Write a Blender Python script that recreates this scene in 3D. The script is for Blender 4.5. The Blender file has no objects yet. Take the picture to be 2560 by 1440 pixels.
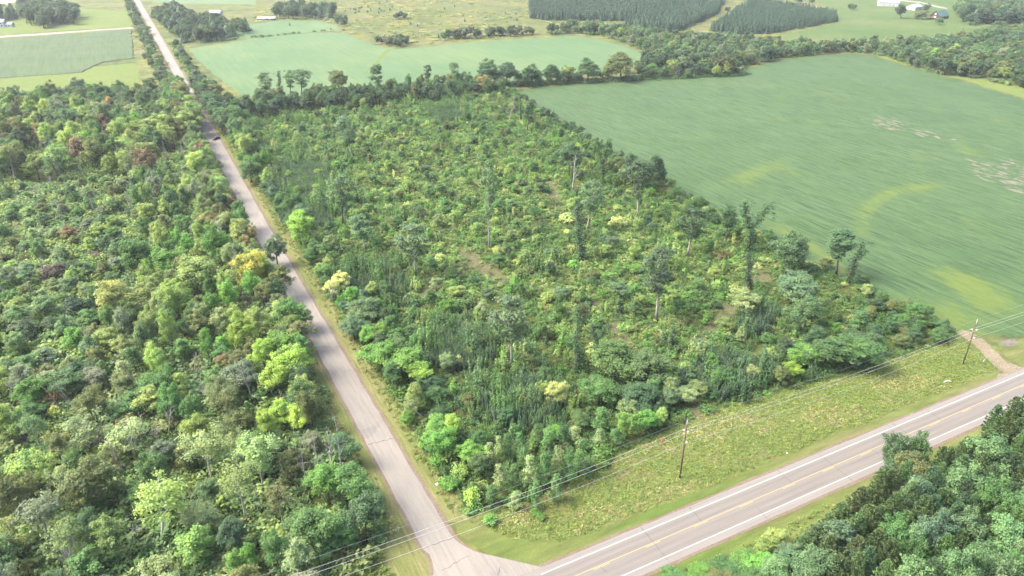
import bpy, bmesh, math, random
import numpy as np
from mathutils import Vector, Matrix, Quaternion
R = math.radians
SC = bpy.context.scene
COL = SC.collection
# ------------------------------------------------------------------ camera, light, exposure
F_PX, CAM_H = 1850.0, 112.0                     # focal length in photo pixels, drone height in metres
PITCH, YAW = math.atan(935.0 / F_PX), R(27.2)   # looking down, and clockwise from the side road (+Y)
cam = bpy.data.cameras.new('camera')
cam.sensor_width = 36.0
cam.lens = 36.0 * F_PX / 2560.0
cam.clip_start, cam.clip_end = 1.0, 8000.0
camo = bpy.data.objects.new('camera', cam)
camo.location = (0, 0, CAM_H)
camo.rotation_euler = (R(90) - PITCH, 0, -YAW)
COL.objects.link(camo)
SC.camera = camo

SUN_EL, SUN_AZ = R(50), R(-66)                  # azimuth clockwise from +Y
w = bpy.data.worlds.new('World')
SC.world = w
w.use_nodes = True
nt = w.node_tree
bg = nt.nodes['Background']
sky = nt.nodes.new('ShaderNodeTexSky')
sky.sky_type = 'NISHITA'
sky.sun_disc = False
sky.sun_elevation = SUN_EL
sky.sun_rotation = SUN_AZ
sky.air_density, sky.dust_density, sky.ozone_density = 1.0, 6.0, 1.0
nt.links.new(sky.outputs[0], bg.inputs[0])
bg.inputs[1].default_value = 0.15
sun = bpy.data.lights.new('sun', 'SUN')
sun.energy, sun.angle, sun.color = 1.55, R(28), (1.0, 0.95, 0.86)
suno = bpy.data.objects.new('sun', sun)
sd = Vector((math.sin(SUN_AZ) * math.cos(SUN_EL), math.cos(SUN_AZ) * math.cos(SUN_EL), math.sin(SUN_EL)))
suno.rotation_euler = (-sd).to_track_quat('-Z', 'Y').to_euler()
suno.location = (-60, 60, 200)
COL.objects.link(suno)
SC.view_settings.view_transform = 'Standard'
SC.view_settings.look = 'None'
SC.view_settings.gamma = 1.0
SC.view_settings.exposure = 2.36
SC.cycles.max_bounces = 6
SC.cycles.diffuse_bounces = 4
SC.cycles.transmission_bounces = 4
SC.cycles.transparent_max_bounces = 4
SC.cycles.volume_bounces = 0
SC.cycles.use_denoising = True

# ------------------------------------------------------------------ survey: photo pixel <-> ground metres
_sp, _cp, _sy, _cy = math.sin(PITCH), math.cos(PITCH), math.sin(YAW), math.cos(YAW)
def G(px, py, z=0.0):
    u, v = (px - 1280) / F_PX, (py - 720) / F_PX
    t = (CAM_H - z) / (_sp + v * _cp)
    X, Y = u * t, (_cp - v * _sp) * t
    return X * _cy + Y * _sy, -X * _sy + Y * _cy
def P(x, y, z=0.0):
    X, Y, Z = x * _cy - y * _sy, x * _sy + y * _cy, z - CAM_H
    d = Y * _cp - Z * _sp
    return 1280 + F_PX * X / d, 720 - F_PX * (Y * _sp + Z * _cp) / d, d
def Hgt(x, y, ty):
    lo, hi = 0.0, 90.0
    for _ in range(40):
        m = (lo + hi) / 2
        if P(x, y, m)[1] > ty: lo = m
        else: hi = m
    return lo
RIGHT = Vector((_cy, -_sy, 0))
def in_poly(x, y, poly):
    x, y = np.asarray(x), np.asarray(y)
    r = np.zeros(x.shape, bool)
    n = len(poly)
    for i in range(n):
        x1, y1 = poly[i]; x2, y2 = poly[(i + 1) % n]
        if y1 == y2: continue
        c = ((y1 > y) != (y2 > y)) & (x < (x2 - x1) * (y - y1) / (y2 - y1) + x1)
        r ^= c
    return r
def _h(ix, iy, s):
    v = np.sin(ix * 127.1 + iy * 311.7 + s * 74.7) * 43758.5453
    return v - np.floor(v)
def vnoise(x, y, s=0):
    x, y = np.asarray(x, float), np.asarray(y, float)
    ix, iy = np.floor(x), np.floor(y)
    fx, fy = x - ix, y - iy
    fx, fy = fx * fx * (3 - 2 * fx), fy * fy * (3 - 2 * fy)
    a = _h(ix, iy, s) * (1 - fx) + _h(ix + 1, iy, s) * fx
    b = _h(ix, iy + 1, s) * (1 - fx) + _h(ix + 1, iy + 1, s) * fx
    return a * (1 - fy) + b * fy
def jitter_grid(rng, x0, x1, y0, y1, s, j=0.42):
    xs, ys = np.meshgrid(np.arange(x0, x1, s), np.arange(y0, y1, s))
    xs = xs + (np.arange(ys.shape[0]) % 2)[:, None] * s * 0.5
    xs, ys = xs.ravel(), ys.ravel()
    return xs + rng.uniform(-j, j, xs.size) * s, ys + rng.uniform(-j, j, xs.size) * s

# ------------------------------------------------------------------ materials
ALB = 0.27      # brings the colours below to real-world reflectance
class NT:
    def __init__(s, name):
        s.m = bpy.data.materials.new(name); s.m.use_nodes = True
        s.t = s.m.node_tree; s.t.nodes.clear()
        s.out = s.n('ShaderNodeOutputMaterial')
    def n(s, t, **kw):
        o = s.t.nodes.new(t)
        for k, v in kw.items(): setattr(o, k, v)
        return o
    def l(s, a, b): s.t.links.new(a, b)
    def pos(s, stretch=(1, 1, 1)):
        g = s.n('ShaderNodeNewGeometry'); mp = s.n('ShaderNodeVectorMath', operation='MULTIPLY')
        mp.inputs[1].default_value = stretch
        s.l(g.outputs['Position'], mp.inputs[0]); return mp.outputs[0]
    def noise(s, scale, stretch=(1, 1, 1), detail=4, rough=.6, vec=None):
        o = s.n('ShaderNodeTexNoise'); o.inputs['Scale'].default_value = scale
        o.inputs['Detail'].default_value = detail; o.inputs['Roughness'].default_value = rough
        s.l(vec or s.pos(stretch), o.inputs['Vector']); return o.outputs['Fac']
    def ramp(s, fac, stops):
        o = s.n('ShaderNodeValToRGB'); e = o.color_ramp.elements
        while len(e) > 1: e.remove(e[-1])
        for i, (p, c) in enumerate(stops):
            q = e[0] if i == 0 else e.new(p)
            q.position = p; q.color = (*c, 1) if len(c) == 3 else c
        s.l(fac, o.inputs[0]); return o.outputs[0]
    def mix(s, fac, a, b, mode='MIX'):
        o = s.n('ShaderNodeMix', data_type='RGBA', blend_type=mode)
        for sock, v in ((o.inputs[0], fac), (o.inputs[6], a), (o.inputs[7], b)):
            if isinstance(v, (int, float)): sock.default_value = v
            elif isinstance(v, tuple): sock.default_value = (*v, 1)
            else: s.l(v, sock)
        return o.outputs[2]
    def math(s, op, a, b=0.0):
        o = s.n('ShaderNodeMath', operation=op)
        for sock, v in ((o.inputs[0], a), (o.inputs[1], b)):
            if isinstance(v, (int, float)): sock.default_value = v
            else: s.l(v, sock)
        return o.outputs[0]
    def step(s, v, a, b):
        o = s.n('ShaderNodeMapRange'); o.interpolation_type = 'SMOOTHSTEP'
        o.inputs[1].default_value = a; o.inputs[2].default_value = b
        s.l(v, o.inputs[0]); return o.outputs[0]
    def attr(s, name, typ='GEOMETRY'):
        o = s.n('ShaderNodeAttribute', attribute_name=name, attribute_type=typ); return o
    def end(s, col, rough=.9, spec=.2, bump=None, dist=.2, metal=0.0, alb=ALB):
        b = s.n('ShaderNodeBsdfPrincipled')
        if isinstance(col, tuple): b.inputs['Base Color'].default_value = (*[q * alb for q in col], 1)
        else: s.l(s.mix(1.0, col, (alb, alb, alb), 'MULTIPLY'), b.inputs['Base Color'])
        b.inputs['Roughness'].default_value = rough
        b.inputs['Specular IOR Level'].default_value = spec
        b.inputs['Metallic'].default_value = metal
        if bump is not None:
            k = s.n('ShaderNodeBump'); k.inputs['Strength'].default_value = 1; k.inputs['Distance'].default_value = dist
            s.l(bump, k.inputs['Height']); s.l(k.outputs[0], b.inputs['Normal'])
        s.l(b.outputs[0], s.out.inputs[0]); return s.m
def plain(name, col, rough=.7, var=.25, scale=3.0, metal=0.0, spec=.3):
    t = NT(name)
    f = t.noise(scale)
    a, b = tuple(c * (1 - var) for c in col), tuple(c * (1 + var) for c in col)
    return t.end(t.ramp(f, [(.3, a), (.7, b)]), rough, spec, metal=metal, alb=.48)

def leaf_material(name, trans=.45, sat=1.0):
    t = NT(name)
    oi = t.n('ShaderNodeObjectInfo')
    at = t.attr('tint', 'INSTANCER')
    turn = t.math('GREATER_THAN', t.attr('cv').outputs['Fac'], oi.outputs['Alpha'])     # boughs of a turning tree that are still green
    own = t.mix(turn, oi.outputs['Color'], (.13, .20, .06))
    base = t.mix(at.outputs['Alpha'], own, at.outputs['Color'])
    lv = t.attr('lv').outputs['Fac']
    hue = t.ramp(lv, [(0.0, (.62, .72, .78)), (.5, (1, 1, 1)), (1.0, (1.45, 1.28, .95))])
    c = t.mix(1.0, base, hue, 'MULTIPLY')
    d = t.n('ShaderNodeBsdfPrincipled')
    t.l(c, d.inputs['Base Color']); d.inputs['Roughness'].default_value = .55
    d.inputs['Specular IOR Level'].default_value = .25
    tr = t.n('ShaderNodeBsdfTranslucent')
    t.l(t.mix(1.0, c, (1.15, 1.2, .55), 'MULTIPLY'), tr.inputs[0])
    mx = t.n('ShaderNodeMixShader'); mx.inputs[0].default_value = trans
    t.l(d.outputs[0], mx.inputs[1]); t.l(tr.outputs[0], mx.inputs[2])
    t.l(mx.outputs[0], t.out.inputs[0])
    return t.m
M = {}
M['leaf'] = leaf_material('foliage')
M['needle'] = leaf_material('needles', .12)
def bark_material():
    t = NT('bark')
    oi = t.n('ShaderNodeObjectInfo')
    at = t.attr('tint', 'INSTANCER')
    base = t.mix(at.outputs['Alpha'], oi.outputs['Color'], (.2, .17, .14))
    f = t.noise(2.0, (1, 1, .35), 5)
    return t.end(t.mix(1.0, base, t.ramp(f, [(.3, (.55, .55, .55)), (.7, (1.3, 1.3, 1.3))]), 'MULTIPLY'), .9, .15, alb=.45)
M['bark'] = bark_material()

# ------------------------------------------------------------------ objects
def tag(o, label=None, cat=None, group=None, kind=None):
    if label: o['label'] = label
    if cat: o['category'] = cat
    if group: o['group'] = group
    if kind: o['kind'] = kind
    return o
def link(o, parent=None):
    COL.objects.link(o)
    if parent: o.parent = parent
    return o
def mesh_np(name, verts, quads=None, tris=None, mats=(), lv=None, cv=None, smooth=False, midx=None):
    me = bpy.data.meshes.new(name)
    verts = np.asarray(verts, np.float32)
    q = np.zeros((0, 4), np.int32) if quads is None or len(quads) == 0 else np.asarray(quads, np.int32)
    t = np.zeros((0, 3), np.int32) if tris is None or len(tris) == 0 else np.asarray(tris, np.int32)
    me.vertices.add(len(verts)); me.vertices.foreach_set('co', verts.ravel())
    li = np.concatenate([q.ravel(), t.ravel()])
    me.loops.add(len(li)); me.loops.foreach_set('vertex_index', li)
    n = len(q) + len(t)
    st = np.concatenate([np.arange(len(q)) * 4, len(q) * 4 + np.arange(len(t)) * 3])
    me.polygons.add(n); me.polygons.foreach_set('loop_start', st.astype(np.int32))
    if midx is not None: me.polygons.foreach_set('material_index', np.asarray(midx, np.int32))
    if smooth: me.polygons.foreach_set('use_smooth', np.ones(n, bool))
    for m in mats: me.materials.append(m)
    if lv is not None:
        a = me.attributes.new('lv', 'FLOAT', 'POINT'); a.data.foreach_set('value', np.asarray(lv, np.float32))
    if cv is not None:
        a = me.attributes.new('cv', 'FLOAT', 'POINT'); a.data.foreach_set('value', np.asarray(cv, np.float32))
    me.update(calc_edges=True)
    return me
class MB:
    """collects simple shapes, then links them as one mesh object"""
    def __init__(s): s.v, s.f = [], []
    def add(s, vs, fs):
        b = len(s.v); s.v += [tuple(v) for v in vs]; s.f += [[i + b for i in f] for f in fs]; return s
    def box(s, c, d, rz=0.0):
        x, y, z = d[0] / 2, d[1] / 2, d[2] / 2
        k, q = math.cos(rz), math.sin(rz)
        vs = [(c[0] + a * x * k - b * y * q, c[1] + a * x * q + b * y * k, c[2] + e * z) for e in (-1, 1) for a, b in ((-1, -1), (1, -1), (1, 1), (-1, 1))]
        return s.add(vs, [(3, 2, 1, 0), (4, 5, 6, 7), (0, 1, 5, 4), (1, 2, 6, 5), (2, 3, 7, 6), (3, 0, 4, 7)])
    def tube(s, pts, rad, n=6, cap=True):
        pts = [Vector(p) for p in pts]; b = len(s.v)
        if not hasattr(rad, '__len__'): rad = [rad] * len(pts)
        for i, p in enumerate(pts):
            d = (pts[min(i + 1, len(pts) - 1)] - pts[max(i - 1, 0)]).normalized()
            a = d.cross(Vector((0.31, 0.95, 0.05))) if abs(d.z) > .5 else d.cross(Vector((0, 0, 1)))
            a.normalize(); c = d.cross(a)
            for k in range(n):
                t = 2 * math.pi * k / n
                s.v.append(tuple(p + (a * math.cos(t) + c * math.sin(t)) * rad[i]))
        for i in range(len(pts) - 1):
            for k in range(n):
                s.f.append([b + i * n + k, b + i * n + (k + 1) % n, b + (i + 1) * n + (k + 1) % n, b + (i + 1) * n + k])
        if cap:
            s.f.append([b + k for k in range(n)][::-1]); s.f.append([b + (len(pts) - 1) * n + k for k in range(n)])
        return s
    def mesh(s, name, mat, smooth=False):
        me = bpy.data.meshes.new(name); me.from_pydata(s.v, [], s.f)
        if mat: me.materials.append(mat)
        if smooth:
            for p in me.polygons: p.use_smooth = True
        me.update(); return me
    def build(s, name, mat, parent=None, smooth=False, loc=None):
        o = bpy.data.objects.new(name, s.mesh(name, mat, smooth))
        if loc: o.location = loc
        return link(o, parent)
def empty(name, loc, rz=0.0):
    o = bpy.data.objects.new(name, None); o.empty_display_size = .5
    o.location = loc; o.rotation_euler = (0, 0, rz); return link(o)
# ------------------------------------------------------------------ ground, fields, roads
def sheet(name, poly, z, mat, kind='structure'):
    me = bpy.data.meshes.new(name)
    me.from_pydata([(x, y, z) for x, y in poly], [], [list(range(len(poly)))])
    me.materials.append(mat); me.update()
    if me.polygons[0].normal.z < 0: me.flip_normals()
    o = bpy.data.objects.new(name, me); tag(link(o), kind=kind); return o
def pxpoly(pts): return [G(*p) for p in pts]
def rough(poly, amp, step=3.0, seed=1):
    """the same outline with a naturally uneven edge"""
    rng = random.Random(seed); out = []
    for i, (x, y) in enumerate(poly):
        X, Y = poly[(i + 1) % len(poly)]
        L = math.hypot(X - x, Y - y); n = max(1, min(200, int(L / step)))
        for k in range(n):
            t = k / n
            a = amp if 0 < k else 0
            out.append((x + (X - x) * t + rng.uniform(-a, a), y + (Y - y) * t + rng.uniform(-a, a)))
    return out
def ground_mat(name, cols, big=.02, fine=.6, stretch=(1, 1, 1), accent=None, acc_scale=.05, acc_lo=.58, acc_hi=.7, bump=.15, contrast=.35, speck=3.0):
    t = NT(name)
    n1 = t.noise(big, stretch, 5); n2 = t.noise(fine, stretch, 5); n3 = t.noise(speck, (1, 1, 1), 3)
    c = t.ramp(n1, [(.3 + .4 * i / (len(cols) - 1), q) for i, q in enumerate(cols)])
    if accent: c = t.mix(t.step(t.noise(acc_scale, stretch, 5), acc_lo, acc_hi), c, accent)
    k = contrast
    c = t.mix(1.0, c, t.ramp(n2, [(.3, (1 - k, 1 - k, 1 - k)), (.7, (1 + k, 1 + k, 1 + k * .8))]), 'MULTIPLY')
    c = t.mix(1.0, c, t.ramp(n3, [(.3, (1 - k * .6,) * 3), (.7, (1 + k * .6,) * 3)]), 'MULTIPLY')
    return t.end(c, .95, .1, n2, bump)
M['meadow'] = ground_mat('meadow_grass', [(.14, .21, .075), (.20, .26, .09), (.27, .29, .11), (.36, .34, .17)], .02, .09, (1, 1, 1), (.36, .36, .06), .035, .53, .66, .3, .42, .35)
M['lawn'] = ground_mat('lawn_grass', [(.14, .25, .07), (.18, .28, .085), (.26, .31, .12)], .012, .12, contrast=.15, speck=.5)
M['hay'] = ground_mat('hay_grass', [(.24, .34, .085), (.30, .385, .11)], .02, .2, (1, 1.6, 1), contrast=.12, speck=.8)
M['forest'] = ground_mat('forest_floor', [(.09, .14, .04), (.14, .19, .05), (.22, .22, .09)], .1, .6, contrast=.4)
M['verge'] = ground_mat('verge_grass', [(.20, .27, .065), (.25, .31, .08), (.31, .33, .12)], .09, .7, (1, 1.5, 1), (.36, .31, .16), .08, .56, .68, .25, .35, 3.0)
M['mown'] = ground_mat('mown_grass', [(.18, .29, .06), (.25, .31, .09), (.34, .33, .14)], .08, .5, (.25, 1, 1), contrast=.25)
M['dry'] = ground_mat('dry_grass', [(.28, .33, .10), (.36, .37, .14), (.42, .38, .19)], .1, .7, (2.5, .18, 1), (.24, .25, .09), .5, .55, .7, .1, .25, 2.0)
M['gravel'] = ground_mat('shoulder_gravel', [(.34, .25, .18), (.42, .34, .27)], .3, 2.0, contrast=.2, bump=.05)
M['dirt'] = ground_mat('bare_dirt', [(.40, .34, .22), (.50, .43, .31)], .2, 1.5, (1, 1, 1), (.22, .24, .09), .25, .55, .7, .05, .25)
M['trail'] = ground_mat('skid_trail_dirt', [(.20, .20, .10), (.31, .30, .16)], .2, 1.2, (1, 1, 1), (.16, .18, .06), .3, .5, .62, .2, .35)
M['lane'] = ground_mat('gravel_lane', [(.55, .50, .42), (.62, .57, .5)], .05, .5, contrast=.08)

sheet('ground', [(-2500, -300), (4500, -300), (4500, 5500), (-2500, 5500)], 0, M['meadow'])

# woodland floors
WOOD = [(-260, 107), (27.6, 107.5)] + [(27.6, 560)] + [G(470, 245), G(350, 255), G(190, 262), G(0, 275), (-150, 590), (-400, 620), (-400, 107)]
sheet('woodland_floor', rough(WOOD, .5, 4, 2), .02, M['forest'])
CLEAR = [(45.2, 109.5), (50.9, 104.8), (75.4, 107.6), (108, 112.5), (143, 110.7), (178, 108), (200, 107.2), (205.5, 112), (205, 170), (212, 248), (226, 360), (241, 468), (245, 500), (46, 505)]
sheet('clearing_floor', rough(CLEAR, .5, 4, 3), .02, M['forest'])
PINES = [(72, 40), (84, 62), (98, 66.5), (125, 70), (160, 72), (230, 72.5), (260, 60), (260, -60), (60, -60)]
sheet('plantation_floor', rough(PINES, .4, 4, 4), .02, M['forest'])
# verge along the highway and along both sides of the side road
sheet('verge', rough([(46, 97), (51, 90), (60, 88.5), (199, 88.5), (199.5, 93), (203, 104), (200, 107), (143, 111), (108, 113), (75, 108), (51, 105), (47, 108), (44, 120), (41, 112)], .3, 3, 5), .03, M['verge'])
sheet('roadside_grass', rough([(39.3, 108), (46.2, 106), (45.4, 130), (44.4, 180), (43.2, 300), (43, 560), (44, 1000), (39.3, 1000)], .25, 4, 6), .045, M['dry'])
sheet('roadside_grass', rough([(33.6, 90), (33.6, 1000), (30.5, 1000), (29.5, 500), (28.6, 200), (27.2, 140), (27, 110), (22, 100), (-60, 100), (-60, 88.6), (20, 88.6)], .25, 4, 7), .045, M['dry'])
sheet('roadside_meadow', rough([(-80, 91), (22, 93), (26.5, 104), (27.5, 109.5), (10, 111), (-80, 112)], .3, 3, 8), .05, M['verge'])
sheet('mown_strip', rough([(56, 88.2), (198, 88.2), (198, 91.3), (150, 91.6), (100, 91.2), (70, 91.8), (58, 94), (50, 98), (46, 104), (42.5, 108), (41, 104), (45, 94), (50, 90)], .2, 2, 9), .04, M['mown'])
sheet('ditch_grass', rough([(-100, 78.4), (700, 78.4), (700, 70), (100, 69), (40, 60), (-100, 60)], .3, 3, 10), .03, M['mown'])

# the big bean field, right of the clearing: a grid that carries where the crop yellows and where it failed
def bean_field():
    out = pxpoly([(1255, 232), (1400, 214), (1550, 202), (1700, 189), (1800, 184), (1850, 178), (1885, 168), (1950, 151), (2050, 139), (2130, 134), (2180, 140), (2300, 174), (2420, 207), (2560, 250), (2800, 330)])
    out += [(640, 130), (560, 98), (224, 97.5), (219, 101), (213, 104.5), (209, 108), (207.5, 114), (208, 170), (214, 248), (228, 360), (243, 468)]
    s = 2.5
    xs = np.arange(200, 700, s); ys = np.arange(95, 520, s)
    X, Y = np.meshgrid(xs, ys)
    cx, cy = (X[:-1, :-1] + s / 2), (Y[:-1, :-1] + s / 2)
    keep = in_poly(cx, cy, out)
    nx = len(xs)
    i = (np.arange(len(ys) - 1)[:, None] * nx + np.arange(nx - 1)[None, :])[keep]
    quads = np.stack([i, i + 1, i + 1 + nx, i + nx], 1)
    x, y = X.ravel(), Y.ravel()
    z = .07 + .25 * (vnoise(x / 14, y / 30, 5) - .5) * 0
    t = [P(a, b) for a, b in zip(x, y)]
    px = np.array([q[0] for q in t]); py = np.array([q[1] for q in t])
    yel = np.zeros(x.size); bare = np.zeros(x.size)
    def blob(acc, cx, cy, rx, ry, a, rot=0.0):
        dx, dy = px - cx, py - cy
        k, q = math.cos(R(rot)), math.sin(R(rot))
        u, v = (dx * k + dy * q) / rx, (-dx * q + dy * k) / ry
        acc += a * np.exp(-(u * u + v * v))
    for b in ((2310, 468, 55, 14, .9, -6), (2215, 490, 50, 16, .9, -20), (2165, 535, 36, 24, .8, -50), (2150, 580, 40, 16, .5, 10), (1900, 425, 60, 18, .75, -15), (1850, 455, 60, 22, .55, 0),
              (1980, 430, 40, 12, .6, 20), (2410, 705, 80, 26, 1.25, 18), (2490, 760, 80, 32, 1.0, 20), (2400, 800, 70, 40, .8, 15), (2340, 790, 60, 35, .55, 30), (1960, 300, 40, 9, .5, 0), (2040, 303, 30, 8, .5, 0),
              (2420, 375, 45, 14, .65, 20), (2300, 395, 60, 14, .45, 0), (2060, 235, 45, 9, .4, 0), (2110, 250, 40, 9, .35, 0), (1740, 215, 60, 10, .35, 15), (1850, 210, 90, 8, .35, 8), (1940, 215, 30, 6, .5, 0),
              (2490, 300, 60, 14, .4, 10), (2440, 560, 60, 16, .4, 20), (1960, 250, 60, 20, .3, 0), (1725, 505, 22, 14, .9, 35), (1800, 545, 40, 14, .75, 32), (1960, 580, 60, 16, .8, 32), (1890, 590, 40, 10, .7, 30),
              (2040, 625, 60, 14, 1.0, 32), (2110, 680, 50, 14, 1.0, 35), (2160, 690, 25, 14, .9, 30), (1450, 350, 60, 10, .4, 40), (1600, 410, 60, 12, .4, 35), (2260, 760, 70, 20, .45, 35), (2450, 845, 60, 14, .6, 0), (1350, 290, 40, 12, .4, 40)):
        blob(yel, *b)
    for b in ((2225, 305, 50, 12, 1.5, 18), (2205, 315, 36, 8, 1.2, 15), (2320, 335, 56, 14, 1.2, 15), (2280, 325, 30, 6, .6, 12), (2385, 350, 20, 5, .7, 10), (2450, 410, 50, 12, .8, 18), (2500, 440, 70, 26, 1.05, 20), (2545, 425, 50, 24, 1.0, 15), (2465, 440, 40, 14, .9, 20),
              (2540, 470, 60, 16, .9, 22), (2200, 435, 12, 5, .7, 20), (2350, 420, 20, 6, .6, 18), (2150, 300, 30, 5, .6, 15), (2520, 405, 40, 10, .6, 15), (2390, 308, 14, 4, .6, 10)):
        blob(bare, *b)
    me = mesh_np('bean_field', np.stack([x, y, z], 1), quads)
    for n, v in (('yellowing', yel), ('bare', bare)):
        a = me.attributes.new(n, 'FLOAT', 'POINT'); a.data.foreach_set('value', v.astype(np.float32))
    t = NT('bean_crop')
    rows = t.noise(1.0, (1.1, .055, 1), 4, .7)
    fine = t.noise(1.0, (2.2, .35, 1), 4, .6)
    big = t.noise(.018, (1, .5, 1), 5)
    c = t.ramp(big, [(.3, (.094, .203, .052)), (.5, (.123, .238, .070)), (.7, (.101, .216, .050))])
    c = t.mix(1.0, c, t.ramp(rows, [(.38, (.50, .56, .50)), (.48, (.97, .98, .97)), (.60, (1.26, 1.18, 1.32))]), 'MULTIPLY')  # dark streaks along the rows paint the canopy's shading into the crop colour
    c = t.mix(1.0, c, t.ramp(fine, [(.3, (.82, .84, .82)), (.7, (1.15, 1.13, 1.15))]), 'MULTIPLY')
    sx = t.n('ShaderNodeSeparateXYZ'); t.l(t.pos(), sx.inputs[0])
    line = t.math('GREATER_THAN', t.math('SINE', t.math('MULTIPLY', t.math('ADD', sx.outputs[0], t.math('MULTIPLY', t.noise(.02, (1, 1, 1), 2), 6.0)), 1.55)), .86)
    line = t.math('MULTIPLY', line, t.step(t.noise(1.0, (.25, .05, 1), 3), .46, .56))
    c = t.mix(line, c, t.mix(1.0, c, (.60, .66, .58), 'MULTIPLY'))
    ya = t.attr('yellowing').outputs['Fac']
    yf = t.step(t.math('ADD', ya, t.math('MULTIPLY', t.math('SUBTRACT', t.noise(.3, (1, .35, 1), 6, .7), .5), 2.4)), .1, 1.2)
    c = t.mix(yf, c, t.ramp(t.noise(.5, (1.4, .3, 1), 5), [(.3, (.145, .27, .04)), (.7, (.265, .335, .055))]))
    ba = t.math('MULTIPLY', t.math('MINIMUM', t.attr('bare').outputs['Fac'], 1.0), .84)
    bf = t.step(t.math('ADD', ba, t.math('MULTIPLY', t.math('SUBTRACT', t.noise(1.0, (.42, .12, 1), 5, .7), .5), 4.0)), .98, 1.08)
    bf = t.math('MULTIPLY', bf, t.step(ba, .06, .25))
    c = t.mix(t.math('MULTIPLY', bf, .85), c, t.ramp(t.noise(.8), [(.35, (.36, .30, .23)), (.65, (.52, .44, .36))]))
    me.materials.append(t.end(c, .8, .25, rows, .35))
    o = bpy.data.objects.new('bean_field', me); tag(link(o), kind='structure')
bean_field()

# the pale far bean fields
def pale_mat():
    t = NT('far_bean_crop')
    big = t.noise(.012, (1, .6, 1), 5); rows = t.noise(1.0, (.3, .02, 1), 5)
    c = t.ramp(big, [(.3, (.155, .30, .105)), (.5, (.185, .33, .122)), (.7, (.27, .38, .14))])
    c = t.mix(1.0, c, t.ramp(rows, [(.35, (.86, .9, .88)), (.65, (1.1, 1.08, 1.1))]), 'MULTIPLY')
    return t.end(c, .8, .2)
M['pale'] = pale_mat()
FARA = [(470, 122), (560, 109), (640, 94), (720, 86), (800, 82), (868, 84), (900, 100), (960, 119), (990, 123), (1060, 118), (1200, 103), (1350, 95), (1440, 91), (1495, 97), (1550, 113), (1605, 131), (1600, 160), (1500, 178), (1400, 195), (1270, 222), (1100, 245), (900, 255), (700, 255), (600, 235), (540, 190), (500, 155)]
sheet('far_bean_field', rough(pxpoly(FARA), 1.0, 8, 11), .06, M['pale'])
sheet('far_bean_field', rough(pxpoly([(500, 107), (560, 84), (620, 63), (700, 51), (790, 50), (845, 64), (850, 76), (760, 82), (640, 91), (560, 103)]), 1.0, 8, 12), .06, M['pale'])
sheet('field_track', rough(pxpoly([(980, 123), (968, 134), (952, 152), (936, 170), (915, 184), (908, 183), (930, 166), (945, 148), (958, 131), (972, 122)]), .6, 4, 13), .09, M['hay'])
sheet('hay_field', rough(pxpoly([(-60, 200), (0, 196), (100, 186), (200, 184), (215, 170), (330, 158), (346, 168), (350, 215), (250, 240), (60, 262), (-60, 275)]), 1.0, 8, 14), .06, M['hay'])
sheet('lawn', rough(pxpoly([(1925, 95), (2090, 58), (2090, 30), (2000, -20), (2560, -20), (2560, 90), (2300, 110), (2150, 100), (1990, 118)]), 1.5, 10, 15), .05, M['lawn'])
sheet('lawn', rough(pxpoly([(-40, 90), (0, 86), (330, 67), (328, 30), (200, 20), (170, 60), (70, 30), (-40, 40)]), 1.5, 10, 16), .05, M['hay'])
sheet('wild_meadow', rough(pxpoly([(2190, 142), (2420, 203), (2560, 246), (2700, 300), (2700, 240), (2560, 205), (2440, 195), (2330, 160), (2230, 138)]), 1.0, 8, 17), .06, M['hay'])
sheet('distant_field', rough(pxpoly([(380, 6), (640, 12), (640, -40), (380, -40)]), 2, 20, 18), .05, M['pale'])
sheet('distant_field', rough(pxpoly([(-40, 20), (50, 3), (50, -12), (-40, 0)]), 2, 20, 19), .05, plain('stubble', (.45, .36, .22), .9))

# roads
def arc(cx, cy, r, a0, a1, n=10): return [(cx + r * math.cos(R(a0 + (a1 - a0) * i / n)), cy + r * math.sin(R(a0 + (a1 - a0) * i / n))) for i in range(n + 1)]
def side_mat():
    t = NT('old_asphalt')
    n1 = t.noise(.06, (1, .35, 1), 5); n2 = t.noise(1.0, (1.6, .10, 1), 5); n3 = t.noise(4, (1, 1, 1), 3)
    c = t.ramp(n1, [(.3, (.38, .348, .30)), (.55, (.445, .41, .352)), (.75, (.485, .445, .38))])
    c = t.mix(1.0, c, t.ramp(n2, [(.3, (.84, .84, .85)), (.6, (1.03, 1.03, 1.03)), (.8, (1.1, 1.09, 1.08))]), 'MULTIPLY')
    c = t.mix(1.0, c, t.ramp(n3, [(.3, (.93, .93, .93)), (.7, (1.06, 1.06, 1.06))]), 'MULTIPLY')
    c = t.mix(t.step(t.noise(.05, (1, 1.2, 1), 2), .60, .64), c, t.mix(1.0, c, (.86, .86, .88), 'MULTIPLY'))
    return t.end(c, .9, .25, n3, .02, alb=.335)
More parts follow.
